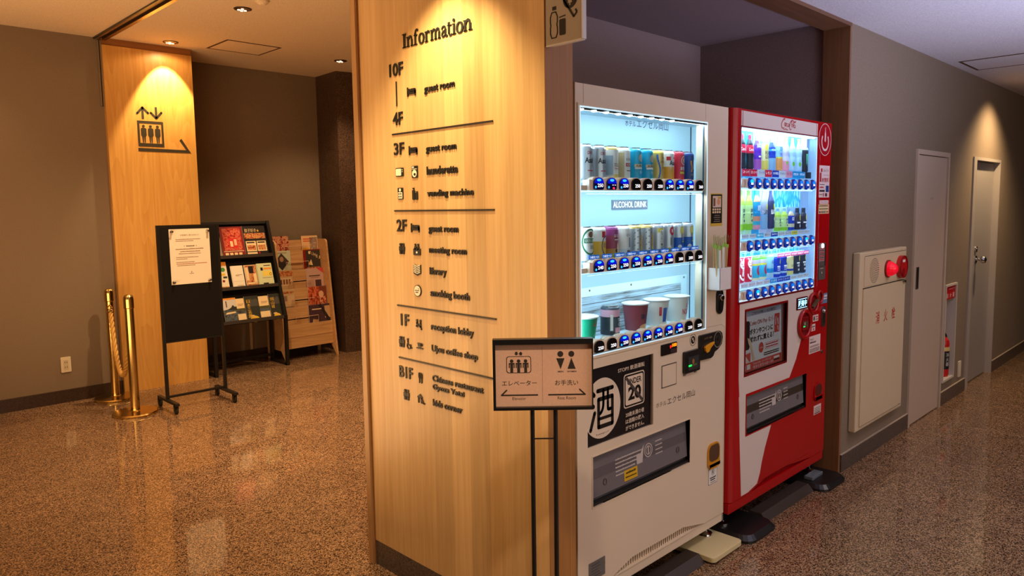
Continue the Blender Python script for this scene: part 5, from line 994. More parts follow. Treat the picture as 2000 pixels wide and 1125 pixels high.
can('purple can fading to lime green on the middle shelf', cx_(2), ZR[1], [(.16, LIM), (.34, M('can_khaki', (190, 140, 60), .4)), (.8, M('can_plum', (150, 62, 90), .4)), (1, PUR)], c_horo, group=gB)
can('pale bluish white can beside the purple one on the middle shelf', cx_(3), ZR[1], [(.3, M('can_ice', (206, 226, 236), .35)), (1, WHT)], c_horo2, group=gB)
can('silver can with chevrons and a gold oval, beside the pale bluish one', cx_(4), ZR[1], SIL, c_chev, CGD, group=gB)
can('silver can with chevrons and a gold oval, beside the lemon can with a white label', cx_(5), ZR[1], SIL, c_chev, CGD, group=gB)
can('silver can with a yellow band and tall white label on the middle shelf', cx_(6), ZR[1], SIL, c_lem1, group=gB)
can('silver can with a round red emblem and yellow foot on the middle shelf', cx_(7), ZR[1], SIL, c_red2, group=gB)
can('blue lemon can beside the red emblem one on the middle shelf', cx_(8), ZR[1], [(.56, BLU2), (1, SIL)], c_ice, group=gB)
can('blue lemon can at the right end of the middle shelf', cx_(9), ZR[1], [(.56, BLU2), (1, SIL)], c_ice, group=gB)
def noodle(lab, cx, z, col, deco, h=.100, r0=.036, r1=.047, lid=None, cy=1.579):
    t = thing('noodle_cup', lab, 'noodle cup', (cx, cy, z), 'cup noodles in the white machine'); rm = (r0+r1)/2
    mb = MB().lathe((cx, cy, z), [(r0, 0), (r0+.001, .004), (r1, h-.006)], col, 32)
    fn = lambda a, b, w=0.0: Vector((cx+(r0+(r1-r0)*b/h+w)*math.sin(a/rm), cy-(r0+(r1-r0)*b/h+w)*math.cos(a/rm), z+b))
    deco(mb, fn); obj('cup', mb, t)
    obj('lid', MB().lathe((cx, cy, z+h-.006), [(r1+.001, 0), (r1+.004, .002), (r1+.004, .005), (r1-.002, .007)], lid or WHT, 32), t); return t
CG2 = M('cup_green', (16, 160, 120), .45); CMR = M('cup_maroon', (150, 70, 80), .45); CWH = M('cup_white', (236, 236, 230), .45)
def n_green(m, f): m.text(None, 'ふじ', -.004, .036, .050, .076, CRD, .0007, 0, .03, f); oval(m, f, .036, .05, .014, .036, CREAM); patch(m, f, -.05, -.030, .05, .078, LEM); patch(m, f, -.030, .012, .010, .014, LIM)
def n_soba(m, f): oval(m, f, .006, .038, .036, .034, CWH); m.text(None, '鶏だし', -.018, .034, .042, .062, M('cup_navy_print', (40, 50, 80), .5), .0008, 0, .015, f); m.text(None, 'そば', .0, .024, .026, .040, M('cup_navy_print'), .0008, 0, .01, f); oval(m, f, .010, .078, .016, .014, M('cup_olive', (110, 100, 60), .5)); patch(m, f, -.034, -.020, .070, .086, LEM); oval(m, f, .006, .014, .028, .010, M('cup_noodle_print', (222, 180, 130), .5), .0008)
def n_sea(m, f): patch(m, f, -.034, .006, .010, .072, M('cup_sky', (120, 176, 226), .45)); patch(m, f, -.014, .006, .016, .070, BLU2, .0006); patch(m, f, -.030, -.020, .040, .074, CRD, .0006); m.text(None, 'Sea', .014, .044, .026, .056, BLU2, .0006, 0, .03, f); patch(m, f, -.05, .05, .080, .084, M('cup_tan', (222, 196, 164), .5)); patch(m, f, -.05, .05, .003, .007, M('cup_tan'))
def n_cup(m, f): m.text(None, 'CUP', .0, .040, .054, .074, CRD, .0006, 0, .03, f); m.text(None, 'NOODLE', -.018, .044, .028, .052, CRD, .0006, 0, .03, f); patch(m, f, -.05, .05, .080, .088, CGD); patch(m, f, .006, .036, .016, .021, CRD)
noodle('green noodle cup with red kana at the left of the bottom shelf', 1.895, ZR[2], CG2, n_green, .085)
noodle('maroon noodle cup with a white panel and dark brush writing', 2.190, ZR[2], CMR, n_soba)
noodle('white and sky blue noodle cup left of the last one', 2.325, ZR[2], CWH, n_sea)
noodle('white noodle cup with red outlined letters at the right of the bottom shelf', 2.464, ZR[2], CWH, n_cup)
def n_can(m, f): patch(m, f, -.034, .012, .018, .066, M('jar_slate', (70, 84, 100), .4)); m.text(None, 'TOGO', .0, .030, .052, .064, WHT, .0007, 0, .03, f); m.text(None, 'CO', .002, .026, .036, .049, WHT, .0007, 0, .03, f); patch(m, f, -.030, -.020, .022, .078, WHT, .0006); patch(m, f, -.012, .030, .014, .032, M('jar_pink', (226, 170, 190), .5), .0006)
can('black and pink banded can standing alone on the bottom shelf', 2.030, ZR[2], [(.72, M('jar_black', (46, 52, 62), .4)), (1, M('jar_pink', (226, 170, 190), .5))], n_can, M('jar_lid', (60, 68, 80), .4), .108, .034, 1.572)
# chopstick holder on the machine's right column
t = thing('chopstick_holder', 'white paper holder stuck on the white vending machine above its black lock', 'holder', (2.665, 1.49, 1.092))
HW = M('holder_white', (226, 222, 220), .6)
hx0, hx1, hy0, hy1, hz0, hz1 = 2.588, 2.676, 1.462, 1.518, 1.098, 1.187
mb = MB(); mb.box(hx0, hx1, hy0, hy0+.0015, hz0, hz1, HW); mb.box(hx0, hx1, hy1-.0015, hy1, hz0, hz1, HW); mb.box(hx0, hx0+.0015, hy0, hy1, hz0, hz1, HW); mb.box(hx1-.0015, hx1, hy0, hy1, hz0, hz1, HW); mb.box(hx0, hx1, hy0, hy1, hz0, hz0+.0015, HW); obj('box', mb, t)
obj('tape_tab', MB().box(2.578, 2.589, 1.5165, 1.518, 1.104, 1.122, HW), t)
WD = M('chopstick_wood', (206, 178, 128), .6); WRP = glass('wrapper', (236, 240, 226)); GRT = M('wrapper_green', (150, 196, 80), .5); PGT = M('wrapper_print', (176, 208, 170), .5); BR2 = M('chopstick_tan', (186, 152, 104), .6)
desc = ['leftmost wrapped pair of chopsticks in the white paper holder', 'pale wrapped chopsticks beside the leftmost pair in the holder', 'wrapped chopsticks with a white sleeve left of the green printed one', 'wrapped chopsticks with a green printed sleeve in the holder', 'white sleeved chopsticks right of the green printed one', 'tan chopsticks just right of the middle of the holder', 'tan wrapped chopsticks second from the right in the holder', 'rightmost tan wrapped chopsticks leaning outward in the holder']
for i in range(8):
    u = hx0+.010+.0095*i; y = hy0+.014+.018*(i % 2); lean = (i-3.2)*.0065; zt = 1.298+.006*math.sin(i*2.1)
    t = thing('chopsticks', desc[i], 'chopsticks', (u, y, hz0+.003), 'wrapped chopsticks in the holder'); col = WD if i < 5 else BR2
    def quad(mb, u0, u1, za, zb, w, m):
        q = lambda uu, z: Vector((uu+lean*(z-hz0)/.2, y-w, z)); mb.face([q(u0, za), q(u1, za), q(u1, zb), q(u0, zb)], m); q2 = lambda uu, z: Vector((uu+lean*(z-hz0)/.2, y-w+.004, z)); mb.face([q2(u1, za), q2(u0, za), q2(u0, zb), q2(u1, zb)], m); mb.face([q(u0, zb), q(u1, zb), q2(u1, zb), q2(u0, zb)], m); mb.face([q(u0, za), q(u0, zb), q2(u0, zb), q2(u0, za)], m); mb.face([q(u1, za), q2(u1, za), q2(u1, zb), q(u1, zb)], m)
    mb = MB(); quad(mb, u-.0042, u-.0004, hz0+.003, zt-.02, 0, col); quad(mb, u+.0004, u+.0042, hz0+.003, zt-.02, 0, col); obj('stick_pair', mb, t)
    mb = MB(); quad(mb, u-.0055, u+.0055, zt-.034, zt-.020, .001, GRT)
    if i in (2, 3, 4): quad(mb, u-.005, u+.005, hz0+.02, zt-.036, .001, PGT if i == 3 else WHITE)
    q = lambda uu, z, w: (uu+lean*(z-hz0)/.2, y-w, z); mb.face([q(u-.006, zt-.02, .001), q(u+.006, zt-.02, .001), q(u+.008, zt+.012, .004), q(u+.001, zt+.019, .010), q(u-.007, zt+.010, .002)], WRP); mb.face([q(u-.006, zt-.02, .003), q(u+.006, zt-.02, .003), q(u+.004, zt+.016, -.004), q(u-.008, zt+.013, .008)], WRP); obj('wrapper', mb, t)

# ------------------------------------------------------------------ red vending machine
CR = M('coat_red', (172, 8, 16), .25); CRK = M('coat_red_dark', (120, 8, 16), .3); CRW = M('coat_white', (222, 208, 198), .3); LRED = M('logo_red', (176, 20, 34), .4)
RX0, RX1, RZ0, RZ1 = 2.790, 3.773, .148, 1.832
RWIN = (2.846, 3.600, 1.020, 1.756)
YR = 1.600; XR = 3.640
t = thing('vending_machine', 'red vending machine with a white panel for bottled soft drinks by the brown jamb', 'vending machine', (3.28, 1.86, .1)); RM = t
mb = MB(); e = .04
P = [(RX0, 2.24), (RX0, YM+e)] + [(RX0+e-e*math.cos(a), YM+e-e*math.sin(a)) for a in [PI/2*i/8 for i in range(1, 9)]]
Q = [(RX1, 2.24), (RX1, 1.66), (RWIN[0]-.002, 1.66), (RWIN[0]-.002, YM)]
ZF = F((0, 0, 0), (1, 0, 0), (0, 1, 0), (0, 0, 1))
mb.prism(ZF, P+[(RWIN[0]-.002, YM), (RWIN[0]-.002, 1.66), (RX1, 1.66), (RX1, 2.24)], RZ0, RZ1, CR)
mb.box(RWIN[0]-.002, RX1, 1.556, 1.66, RZ0, RWIN[2]-.003, CR); mb.box(RWIN[0]-.002, RX1, 1.556, 1.66, RWIN[3]+.003, RZ1, CR); mb.box(XR+.002, RX1, 1.556, 1.66, RWIN[2]-.003, RWIN[3]+.003, CR)
mb.box(RX0+.01, RX1, 1.6, 2.24, .1, RZ0, CRK)
obj('cabinet', mb, t)
RPORT = (2.930, 3.540, .422, .596); POS = (2.911, 3.309, .696, .974)
mb = MB().holed(FM, (2.844, RX1, RZ0, RZ1), [RWIN, RPORT, POS, (2.985, 3.60, RZ0-.001, .176)], -.035, 0, CR)
mb.prism(FM, [(2.985, .176), (3.12, .176), (3.05, .162), (2.985, .149)], -.012, 0, CR); mb.prism(FM, [(3.60, .176), (3.60, .149), (3.50, .158), (3.38, .172), (3.34, .176)], -.012, 0, CR)
obj('door_panel', mb, t, .003)
# white graphics on the red door
w0, w1 = .0003, .0009
mb = MB()
def tri(pts): mb.prism(FM, pts, w0, w1, CRW)
tri([(2.862, 1.824), (2.862, 1.762), (3.589, 1.759), (3.589, 1.820)]); tri([(2.848, 1.824), (2.848, 1.762), (2.857, 1.762), (2.857, 1.824)]); tri([(3.594, 1.820), (3.594, 1.758), (3.602, 1.758), (3.604, 1.820)])
obj('header_graphic', mb, t); mb = MB(); L = 2.857
tri([(L, 1.012), (L, POS[3]+.010), (3.598, POS[3]+.010), (3.597, 1.010)]); tri([(L, POS[3]+.010), (L, POS[2]-.010), (POS[0]-.010, POS[2]-.010), (POS[0]-.010, POS[3]+.010)])
tri([(POS[1]+.010, POS[3]+.010), (POS[1]+.010, POS[2]-.010), (3.417, POS[2]-.010), (3.472, .780), (3.560, .932), (3.588, .984)])
tri([(L, POS[2]-.010), (L+.008, .608), (3.349, .608), (3.417, POS[2]-.010)]); tri([(L+.004, .608), (L+.016, .416), (RPORT[0]-.008, .416), (RPORT[0]-.008, .608)])
tri([(L+.016, .416), (L+.036, .155), (2.955, .155), (3.04, .172), (3.066, .215), (3.082, .262), (3.112, .325), (3.168, .416)])
obj('white_graphic', mb, t)
mb = MB(); rim = M('window_rim_red', (120, 10, 26), .3)
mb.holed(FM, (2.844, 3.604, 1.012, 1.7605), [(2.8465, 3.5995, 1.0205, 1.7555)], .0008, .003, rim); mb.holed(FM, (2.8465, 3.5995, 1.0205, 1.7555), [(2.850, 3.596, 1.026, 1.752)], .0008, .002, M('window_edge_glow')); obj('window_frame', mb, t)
# script wordmark
def script(m, fr, u0, v0, w, h, mat, wa, wb, full=True):
    S_ = [([(.20, .86), (.26, .98), (.20, .99), (.10, .78), (.04, .50), (.05, .24), (.12, .14), (.22, .22)], .050), ([(.10, .18), (.20, .05), (.30, .10), (.42, .03), (.46, .06)], .034), ([(.27, .34), (.22, .46), (.24, .62), (.30, .62), (.32, .46), (.27, .34), (.30, .60), (.35, .62)], .034), ([(.43, .58), (.38, .62), (.36, .46), (.38, .34), (.44, .40)], .034), ([(.53, .58), (.47, .60), (.45, .44), (.48, .34), (.53, .46), (.54, .60), (.53, .40), (.56, .34)], .034)]
    if full: S_ += [([(.74, .62), (.70, .74), (.74, .86), (.70, .90), (.62, .74), (.57, .44), (.58, .20), (.64, .08), (.70, .20)], .050), ([(.66, .86), (.74, .98), (.84, .90), (.92, .82), (.99, .92), (.97, .84), (.90, .78)], .040), ([(.74, .32), (.69, .44), (.71, .58), (.76, .58), (.78, .44), (.74, .32)], .034), ([(.82, .44), (.87, .66), (.86, .84), (.82, .70), (.81, .40), (.84, .30)], .034), ([(.94, .54), (.89, .58), (.87, .42), (.90, .30), (.95, .42), (.96, .56), (.955, .38), (.98, .30)], .034)]
    for pts, wd in S_:
        p = spline([(u0+a*w, v0+b*h) for a, b in pts], 6); n = len(p); m.ribbon(fr, p, [wd*h*2.2*(.45+.55*math.sin(PI*i/(n-1))) for i in range(n)], wa, wb, mat)
mb = MB(); script(mb, FM, 3.208, 1.768, .152, .050, LRED, .0010, .0014); obj('wordmark', mb, t)
# lit back with an ice print
def icem():
    m = M('ice_print', (90, 190, 240), .5, 0, .5, ecol=(80, 180, 245)); q = NT(m); v = q.n('ShaderNodeTexVoronoi', feature='DISTANCE_TO_EDGE', i_Scale=1.0); q.l(q.pos((34, 34, 16)), v.inputs['Vector']); n = q.n('ShaderNodeTexNoise', i_Scale=22.0, i_Detail=3.0); q.l(q.pos((1, 1, 1)), n.inputs['Vector'])
    c = q.ramp(q.math('ADD', v.outputs['Distance'], q.math('MULTIPLY', n.outputs[0], .25)), [(.10, (20, 130, 226)), (.24, (70, 180, 240)), (.42, (160, 222, 248))]); q.l(c, q.b.inputs['Base Color']); q.l(c, q.b.inputs['Emission Color']); return m
LITB = M('lit_panel_blue', (90, 120, 170), .6, 0, .68, ecol=(168, 208, 252))
x0, x1, z0, z1 = RWIN
obj('lit_back_panel', MB().fbox(FM, x0, XR, z0, z1, -.090, -.082, LITB), t)
FIC = front(YR-.0005)
obj('window_reveal', MB().fbox(FM, x1-.0012, x1-.0002, z0, z1, -.036, -.0005, LITB).fbox(FM, x0+.0002, x0+.0012, z0, z1, -.036, -.0005, LITB), t); mb = MB().fbox(FIC, 2.85, 3.600, 1.03, 1.752, .0023, .0028, icem()); obj('ice_backdrop', mb, t)
mb = MB(); mb.fbox(FM, x0-.001, x0, z0, z1, -.082, -.001, CASE); mb.fbox(FM, XR, XR+.001, z0, z1, -.082, -.0, LITB); mb.fbox(FM, x0, XR, z1, z1+.001, -.082, -.001, CASE); mb.fbox(FM, x0, XR, z0-.001, z0, -.082, -.001, CASE)
obj('display_case', mb, t)
mb = MB(); mb.line(FM, [(3.515, 1.745), (3.583, 1.744), (3.586, 1.725)], .004, -.075, -.073, M('lock_bracket', (30, 60, 110), .4), False); mb.fbox(FM, 3.572, 3.590, 1.722, 1.738, -.075, -.070, M('lock_bracket')); mb.fbox(FM, 3.580, 3.583, 1.65, 1.722, -.075, -.073, M('bracket_rod', (110, 150, 210), .4)); obj('case_bracket', mb, t)
obj('hidden_fill_bar', MB().box(2.8475, 2.8535, 1.535, 1.556, 1.03, 1.745, M('fill_bar_blue', (235, 244, 255), .3, 0, 9.0, ecol=(205, 226, 255))), t)  # hidden glowing bar added to light the samples from the left
mb = MB().fbox(FM, x0+.004, x1-.004, z1-.006, z1-.001, -.05, -.006, LEDS := M('led_bar', (235, 246, 255), .3, 0, 3.0, ecol=(220, 238, 255))); obj('led_strip', mb, t)
lamp('AREA', 'case_light', (3.22, 1.530, 1.748), 1.9, (.66, .86, 1.0), .72, (3.22, 1.60, 1.3), sy=.02)
lamp('AREA', 'case_light', (3.22, 1.530, 1.497), 1.4, (.66, .86, 1.0), .70, (3.22, 1.60, 1.2), sy=.02)
lamp('AREA', 'case_light', (3.22, 1.530, 1.229), 1.2, (.66, .86, 1.0), .70, (3.22, 1.60, 1.0), sy=.02)
BLU3 = M('button_blue', (14, 70, 190), .12, 0, .42, ecol=(10, 90, 235)); BLU4 = M('button_navy', (8, 30, 110), .12, 0, .18, ecol=(8, 50, 190)); CY2 = M('button_cyan', (30, 200, 240), .3, 0, 1.0, ecol=(20, 190, 250)); SKY = M('button_sky', (20, 130, 230), .3, 0, .6, ecol=(20, 130, 240))
PRC = [['160', '180', '130', '160', '180', '180', '160', '150', '150', '240'], ['180', '180', '180', '180', '180', '150', '150', '150', '150', '150'], ['140', '140', '130', '130', '130', '140', '140', '140', '140', '140']]
for r, zc in enumerate((1.5245, 1.257, 1.045)):
    mb = MB(); c0 = 2.931
    mb.fbox(FM, 2.866, 3.580, zc-.019, zc+.017, -.030, -.002, RAILC); mb.fbox(FM, 2.850, 2.866, zc-.019, zc-.004, -.030, -.010, RAILC)
    for k in range(11): u = c0-.0346+.0692*k; mb.prism(FM, [(u-.013, zc-.019), (u+.013, zc-.019), (u+.007, zc), (u+.013, zc+.017), (u-.013, zc+.017), (u-.007, zc)], -.002, .003, RAILC)
    rail = obj('button_rail', mb, t)
    obj('shelf', MB().fbox(FM, x0, XR-.03, zc+.019, zc+.023, -.080, -.010, M('shelf_clear')).fbox(FM, x0, XR-.03, zc-.026, zc-.021, -.06, -.006, M('shelf_light')), t)
    for k in range(10):
        u = c0+.0692*k; lit = (r, k) in ((0, 0), (1, 8), (2, 1)); mb = MB()
        mb.lathe((u, YM+.002, zc), [(.0245, 0), (.0245, .006), (.021, .010), (.014, .012)], BLU4, 24, (0, -1, 0)); mb.ring(FM, u, zc, .0225, .0185, .003, .0085, .0102, BLU3, 24); mb.disc(FM, u, zc+.008, .015, .0085, .0102, .0106, CY2 if lit else SKY, 18); mb.text(FM, PRC[r][k], u-.010, u+.012, zc-.007, zc+.003, DIGIT, .0108, 0, .03)
        obj('select_button', mb, rail)
obj('window_glass', MB().fbox(FM, x0, x1, z0, z1, -.005, -.003, GLASS), t)
# poster window
FQ = front(YM+.012)
mb = MB(); mb.holed(FM, (POS[0]-.006, POS[1]+.006, POS[2]-.006, POS[3]+.006), [POS], -.012, .003, CRK); mb.fbox(FM, *POS[:2], *POS[2:], -.020, -.018, M('poster_back', (150, 116, 112), .5)); obj('poster_frame', mb, t)
mb = MB(); PW = M('poster_white', (226, 214, 210), .5); PR_ = M('poster_red', (206, 66, 52), .5); PB = M('poster_black', (40, 30, 30), .5)
mb.prism(FQ, [(2.940, .971), (3.277, .971), (3.290, .700), (2.914, .700), (2.914, .90), (2.940, .86)], -.004, -.002, PW); mb.fbox(FQ, 2.940, 3.278, .945, .971, -.0018, -.0014, M('poster_grey', (176, 168, 182), .5)); mb.fbox(FQ, 2.914, 3.290, .700, .738, -.0018, -.0014, PR_); mb.prism(FQ, [(2.914, .94), (2.940, .965), (2.965, .84), (2.914, .93)], -.0018, -.0015, LRED)
mb.rrect(FQ, 2.905, 2.975, .797, .925, .012, -.0013, -.0009, PB); mb.fbox(FQ, 2.913, 2.940, .818, .880, -.0008, -.0006, PW); mb.fbox(FQ, 2.922, 2.931, .833, .866, -.0006, -.0004, LRED)
mb.prism(FQ, [(2.955, .852), (2.985, .838), (3.015, .772), (3.03, .745), (3.005, .742), (2.992, .79), (2.965, .825)], -.0009, -.0005, M('poster_skin', (226, 186, 150), .5)); mb.fbox(FQ, 2.916, 2.985, .74, .785, -.0013, -.0009, M('poster_cuff', (222, 196, 184), .5)); mb.prism(FQ, [(2.935, .778), (2.985, .782), (2.985, .742), (2.975, .742)], -.0009, -.0005, PR_)
for s, a, b, c, d, m_, bd in (('これからの新しい生活様式に', 2.992, 3.224, .948, .962, PB, .005), ('Coke ON Pay なら', 2.974, 3.20, .896, .924, LRED, .0), ('ボタンやコインに', 2.976, 3.196, .860, .886, PB, .025), ('触れずに買える！', 2.980, 3.205, .824, .852, PB, .025), ('「Coke ON」コークオンを', 3.010, 3.182, .722, .733, PW, 0), ('今すぐダウンロード!!', 3.010, 3.206, .703, .718, PW, .012)): mb.text(FQ, s, a, b, c, d, m_, -.0008, 0, bd)
mb.rrect(FQ, 3.212, 3.262, .842, .930, .004, -.0013, -.0009, PR_); mb.line(FQ, [(3.222, .880), (3.226, .914)], .006, -.0008, -.0006, PW); mb.line(FQ, [(3.248, .880), (3.244, .905)], .008, -.0008, -.0006, PW); mb.line(FQ, [(3.250, .852), (3.246, .868)], .008, -.0008, -.0006, PW)
mb.disc(FQ, 3.085, .791, .022, .024, -.0008, -.0006, PR_, 24); mb.text(FQ, 'Coke', 3.069, 3.101, .787, .795, PW, -.0005); mb.rrect(FQ, 3.122, 3.262, .776, .806, .005, -.0012, -.0010, PR_); mb.rrect(FQ, 3.1235, 3.2605, .7775, .8045, .005, -.0010, -.0008, PW)
for k in range(2): dashes(mb, FQ, 3.130, 3.252, .794-.012*k, .008, -.0007, PR_, k); dashes(mb, FQ, 3.112, 3.262, .758-.009*k, .006, -.0007, PB, k+7)
mb.fbox(FQ, 2.918, 2.945, .705, .728, -.0012, -.0008, PW); mb.fbox(FQ, 2.955, 2.985, .708, .730, -.0012, -.0008, PW); mb.fbox(FQ, 3.212, 3.268, .720, .730, -.0012, -.0008, PW); mb.fbox(FQ, 3.212, 3.268, .709, .717, -.0012, -.0008, PB)
obj('poster', mb, t)
obj('poster_glass', MB().fbox(FM, *POS[:2], *POS[2:], -.004, -.002, GLASS), t)
# right column: round mark, stickers, readers
WP = M('pale_print', (226, 206, 200), .5); ND = M('print_red2', (176, 24, 36), .5)
mb = MB().disc(FM, 3.692, 1.748, .073, .078, .0003, .0010, M('ellipse_red', (172, 14, 30), .3), 40); mb.ring(FM, 3.692, 1.748, .074, .079, .003, .0008, .0014, WP, 48); mb.ring(FM, 3.692, 1.738, .044, .046, .0095, .0012, .0018, WP, 36, PI*.78, PI*2.22); mb.prism(FM, [(3.685, 1.741), (3.686, 1.775), (3.6895, 1.790), (3.6905, 1.808), (3.6945, 1.808), (3.6955, 1.790), (3.699, 1.775), (3.700, 1.741), (3.692, 1.736)], .0012, .0018, WP); mb.text(FM, 'Coke ON', 3.663, 3.722, 1.692, 1.701, M('dim_print', (190, 96, 100), .5), .0012); obj('round_sticker', mb, t)
mb = MB().fbox(FM, 3.634, 3.758, 1.463, 1.621, .0003, .0008, M('sticker_pale', (226, 204, 200), .5)); w = .001
mb.text(FM, 'Coke ON', 3.672, 3.745, 1.590, 1.603, GREYT, w); mb.rrect(FM, 3.652, 3.668, 1.588, 1.606, .003, .0009, .0012, ND); mb.text(FM, '1', 3.640, 3.660, 1.540, 1.585, ND, w, 0, .03); mb.text(FM, '本無料', 3.664, 3.752, 1.537, 1.562, ND, w, 0, .015); mb.text(FM, 'Drink Ticket', 3.682, 3.750, 1.570, 1.579, GREYT, w)
dashes(mb, FM, 3.642, 3.70, 1.525, .004, w, DKT, 1); mb.fbox(FM, 3.640, 3.702, 1.491, 1.500, .0009, .0012, PB); mb.fbox(FM, 3.715, 3.752, 1.490, 1.522, .0009, .0012, NVY); dashes(mb, FM, 3.642, 3.690, 1.510, .008, w, ND, 4); mb.fbox(FM, 3.684, 3.694, 1.468, 1.485, .0009, .0012, ND); mb.fbox(FM, 3.708, 3.733, 1.468, 1.484, .0009, .0012, VIO); dashes(mb, FM, 3.642, 3.676, 1.475, .006, w, GREYT, 3); obj('campaign_sticker', mb, t)
mb = MB().rrect(FM, 3.645, 3.754, 1.431, 1.449, .004, .0003, .0008, WP); mb.text(FM, 'Coke ON Pay', 3.655, 3.745, 1.435, 1.444, ND, .001); mb.fbox(FM, 3.635, 3.760, 1.382, 1.429, .0003, .0008, M('sticker_cream', (224, 200, 150), .5))
for k, z in enumerate((1.419, 1.404)): dashes(mb, FM, 3.643, 3.75, z, .005, .0009, DKT, k)
for k in range(6): mb.fbox(FM, 3.643+.019*k, 3.655+.019*k, 1.386, 1.395, .0009, .0012, (PB, ND, NVY, DKT, GREYT, ND)[k])
obj('payment_sticker', mb, t)
mb = MB().rrect(FM, 3.646, 3.728, 1.051, 1.236, .003, .0003, .004, M('reader_grey', (92, 84, 78), .35)); mb.fbox(FM, 3.648, 3.712, 1.145, 1.216, .0041, .0046, M('info_tag', (170, 140, 140), .5))
for k in range(7): dashes(mb, FM, 3.651, 3.709, 1.150+.0092*k, .006, .0048, (ND, DKT)[k % 2], k+11)
mb.fbox(FM, 3.716, 3.727, 1.12, 1.232, .0041, .006, M('reader_dark', (50, 46, 44), .3)); mb.lathe((3.684, YM-.0045, 1.222), [(.013, 0), (.011, .005), (.004, .008)], M('reader_lamp', (255, 240, 244), .3, 0, 1.6, ecol=(255, 220, 230)), 16, (0, -1, 0)); mb.fbox(FM, 3.648, 3.726, 1.118, 1.120, .0041, .0045, PB)
for k in range(4): mb.disc(FM, 3.668+.0105*k, 1.108, .003, .0025, .0041, .0045, WP, 8)
mb.disc(FM, 3.686, 1.086, .004, .006, .0041, .0045, WP, 10); obj('card_reader', mb, t)
mb = MB().rrect(FM, 3.406, 3.527, .924, .984, .004, .0008, .004, CRK); mb.rrect(FM, 3.411, 3.523, .928, .980, .003, .004, .005, SCREEN); mb.text(FM, '販売中', 3.420, 3.514, .938, .970, M('display_cyan', (190, 236, 255), .3, 0, 1.8, ecol=(150, 220, 255)), .0054, 0, .03); mb.fbox(FM, 3.418, 3.516, .974, .977, .005, .0054, M('display_cyan')); mb.fbox(FM, 3.418, 3.516, .931, .934, .005, .0054, M('display_cyan')); obj('sales_display', mb, t)
def bezel(u, v, ru, rv, th, dep): 
    pts = [FM(u+ru*math.cos(a), v+rv*math.sin(a), dep) for a in [2*PI*i/36 for i in range(36)]]; m_ = MB().tube(pts, th, CR, 10, True); m_.disc(FM, u, v, ru, rv, .0005, .004, CRK, 36); return m_
mb = bezel(3.588, .942, .048, .046, .0085, .008); mb.prism(FM, [(3.556, .930), (3.566, .918), (3.622, .955), (3.612, .962)], .010, .022, M('lever_bronze', (128, 110, 84), .3, .5)); obj('coin_return_bezel', mb, t)
mb = bezel(3.662, .965, .027, .030, .007, .008); mb.disc(FM, 3.66, .965, .010, .018, .004, .006, M('coin_slot', (70, 96, 60), .4), 18); mb.fbox(FM, 3.658, 3.662, .952, .978, .006, .0065, INK); obj('coin_slot_bezel', mb, t)
mb = bezel(3.490, .848, .062, .066, .0095, .009); mb.rrect(FM, 3.455, 3.525, .815, .885, .01, .004, .012, REDD); mb.fbox(FM, 3.462, 3.518, .833, .862, .0121, .0126, M('bill_mouth', (84, 70, 56), .4)); mb.fbox(FM, 3.466, 3.484, .836, .841, .0127, .0132, M('slot_green')); mb.disc(FM, 3.482, .852, .007, .008, .0127, .0132, M('bill_mark', (176, 160, 130), .4), 12); mb.fbox(FM, 3.462, 3.518, .868, .880, .0121, .0126, CRK); mb.fbox(FM, 3.458, 3.522, .818, .824, .012, .016, CRK); obj('bill_slot', mb, t)
mb = MB().fbox(FM, 3.692, 3.768, .926, .977, .0003, .0008, M('sticker_blue', (96, 132, 170), .4)); dashes(mb, FM, 3.708, 3.764, .958, .012, .001, WHITE, 3); dashes(mb, FM, 3.715, 3.764, .946, .007, .001, WHITE, 4); mb.disc(FM, 3.704, .960, .010, .009, .0009, .0012, DKT, 12); obj('blue_sticker', mb, t)
mb = MB().rrect(FM, 3.696, 3.746, .806, .912, .024, .0003, .006, STEEL, None, 8); mb.lathe((3.720, YM-.006, .888), [(.012, 0), (.010, .006), (.006, .009)], CHROME, 18, (0, -1, 0)); mb.rrect(FM, 3.713, 3.729, .825, .875, .007, .006, .009, M('steel_dark', (84, 80, 76), .3, .8)); obj('lock_plate', mb, t)
mb = MB().fbox(FM, 3.600, 3.665, .845, .878, .0003, .0007, WP); mb.disc(FM, 3.615, .861, .010, .012, .0008, .001, DKT, 12); dashes(mb, FM, 3.632, 3.660, .864, .007, .0009, ND, 2); dashes(mb, FM, 3.632, 3.660, .852, .006, .0009, DKT, 3); mb.fbox(FM, 3.567, 3.631, .799, .834, .0003, .0007, WP); mb.disc(FM, 3.580, .823, .007, .006, .0008, .001, DKT, 12); mb.disc(FM, 3.580, .808, .008, .007, .0008, .001, DKT, 12); dashes(mb, FM, 3.594, 3.627, .818, .007, .0009, DKT, 4); mb.fbox(FM, 3.604, 3.618, .803, .812, .0008, .001, ND); obj('bank_note_sticker', mb, t)
mb = MB().fbox(FM, 3.564, 3.696, .686, .774, .0003, .0007, WP); mb.text(FM, 'No2', 3.574, 3.612, .752, .764, DKT, .0009, 0, .01); dashes(mb, FM, 3.572, 3.644, .738, .008, .0009, DKT, 5); dashes(mb, FM, 3.575, 3.68, .716, .012, .0009, M('print_soft', (170, 150, 140), .6), 6)
for k in range(3): dashes(mb, FM, 3.572, 3.688, .692+.007*k, .004, .0009, DKT, k+20)
obj('service_sticker', mb, t)
obj('key_screw', MB().lathe((3.718, YM-.0003, .679), [(.010, 0), (.009, .003), (.005, .004)], STEEL, 16, (0, -1, 0)), t)
pickup(t, *RPORT, (70, 62, 56), CR, False)
coinreturn(t, 3.632, 3.722, .430, .523, CR, M('cup_red_dark', (84, 26, 24), .3))
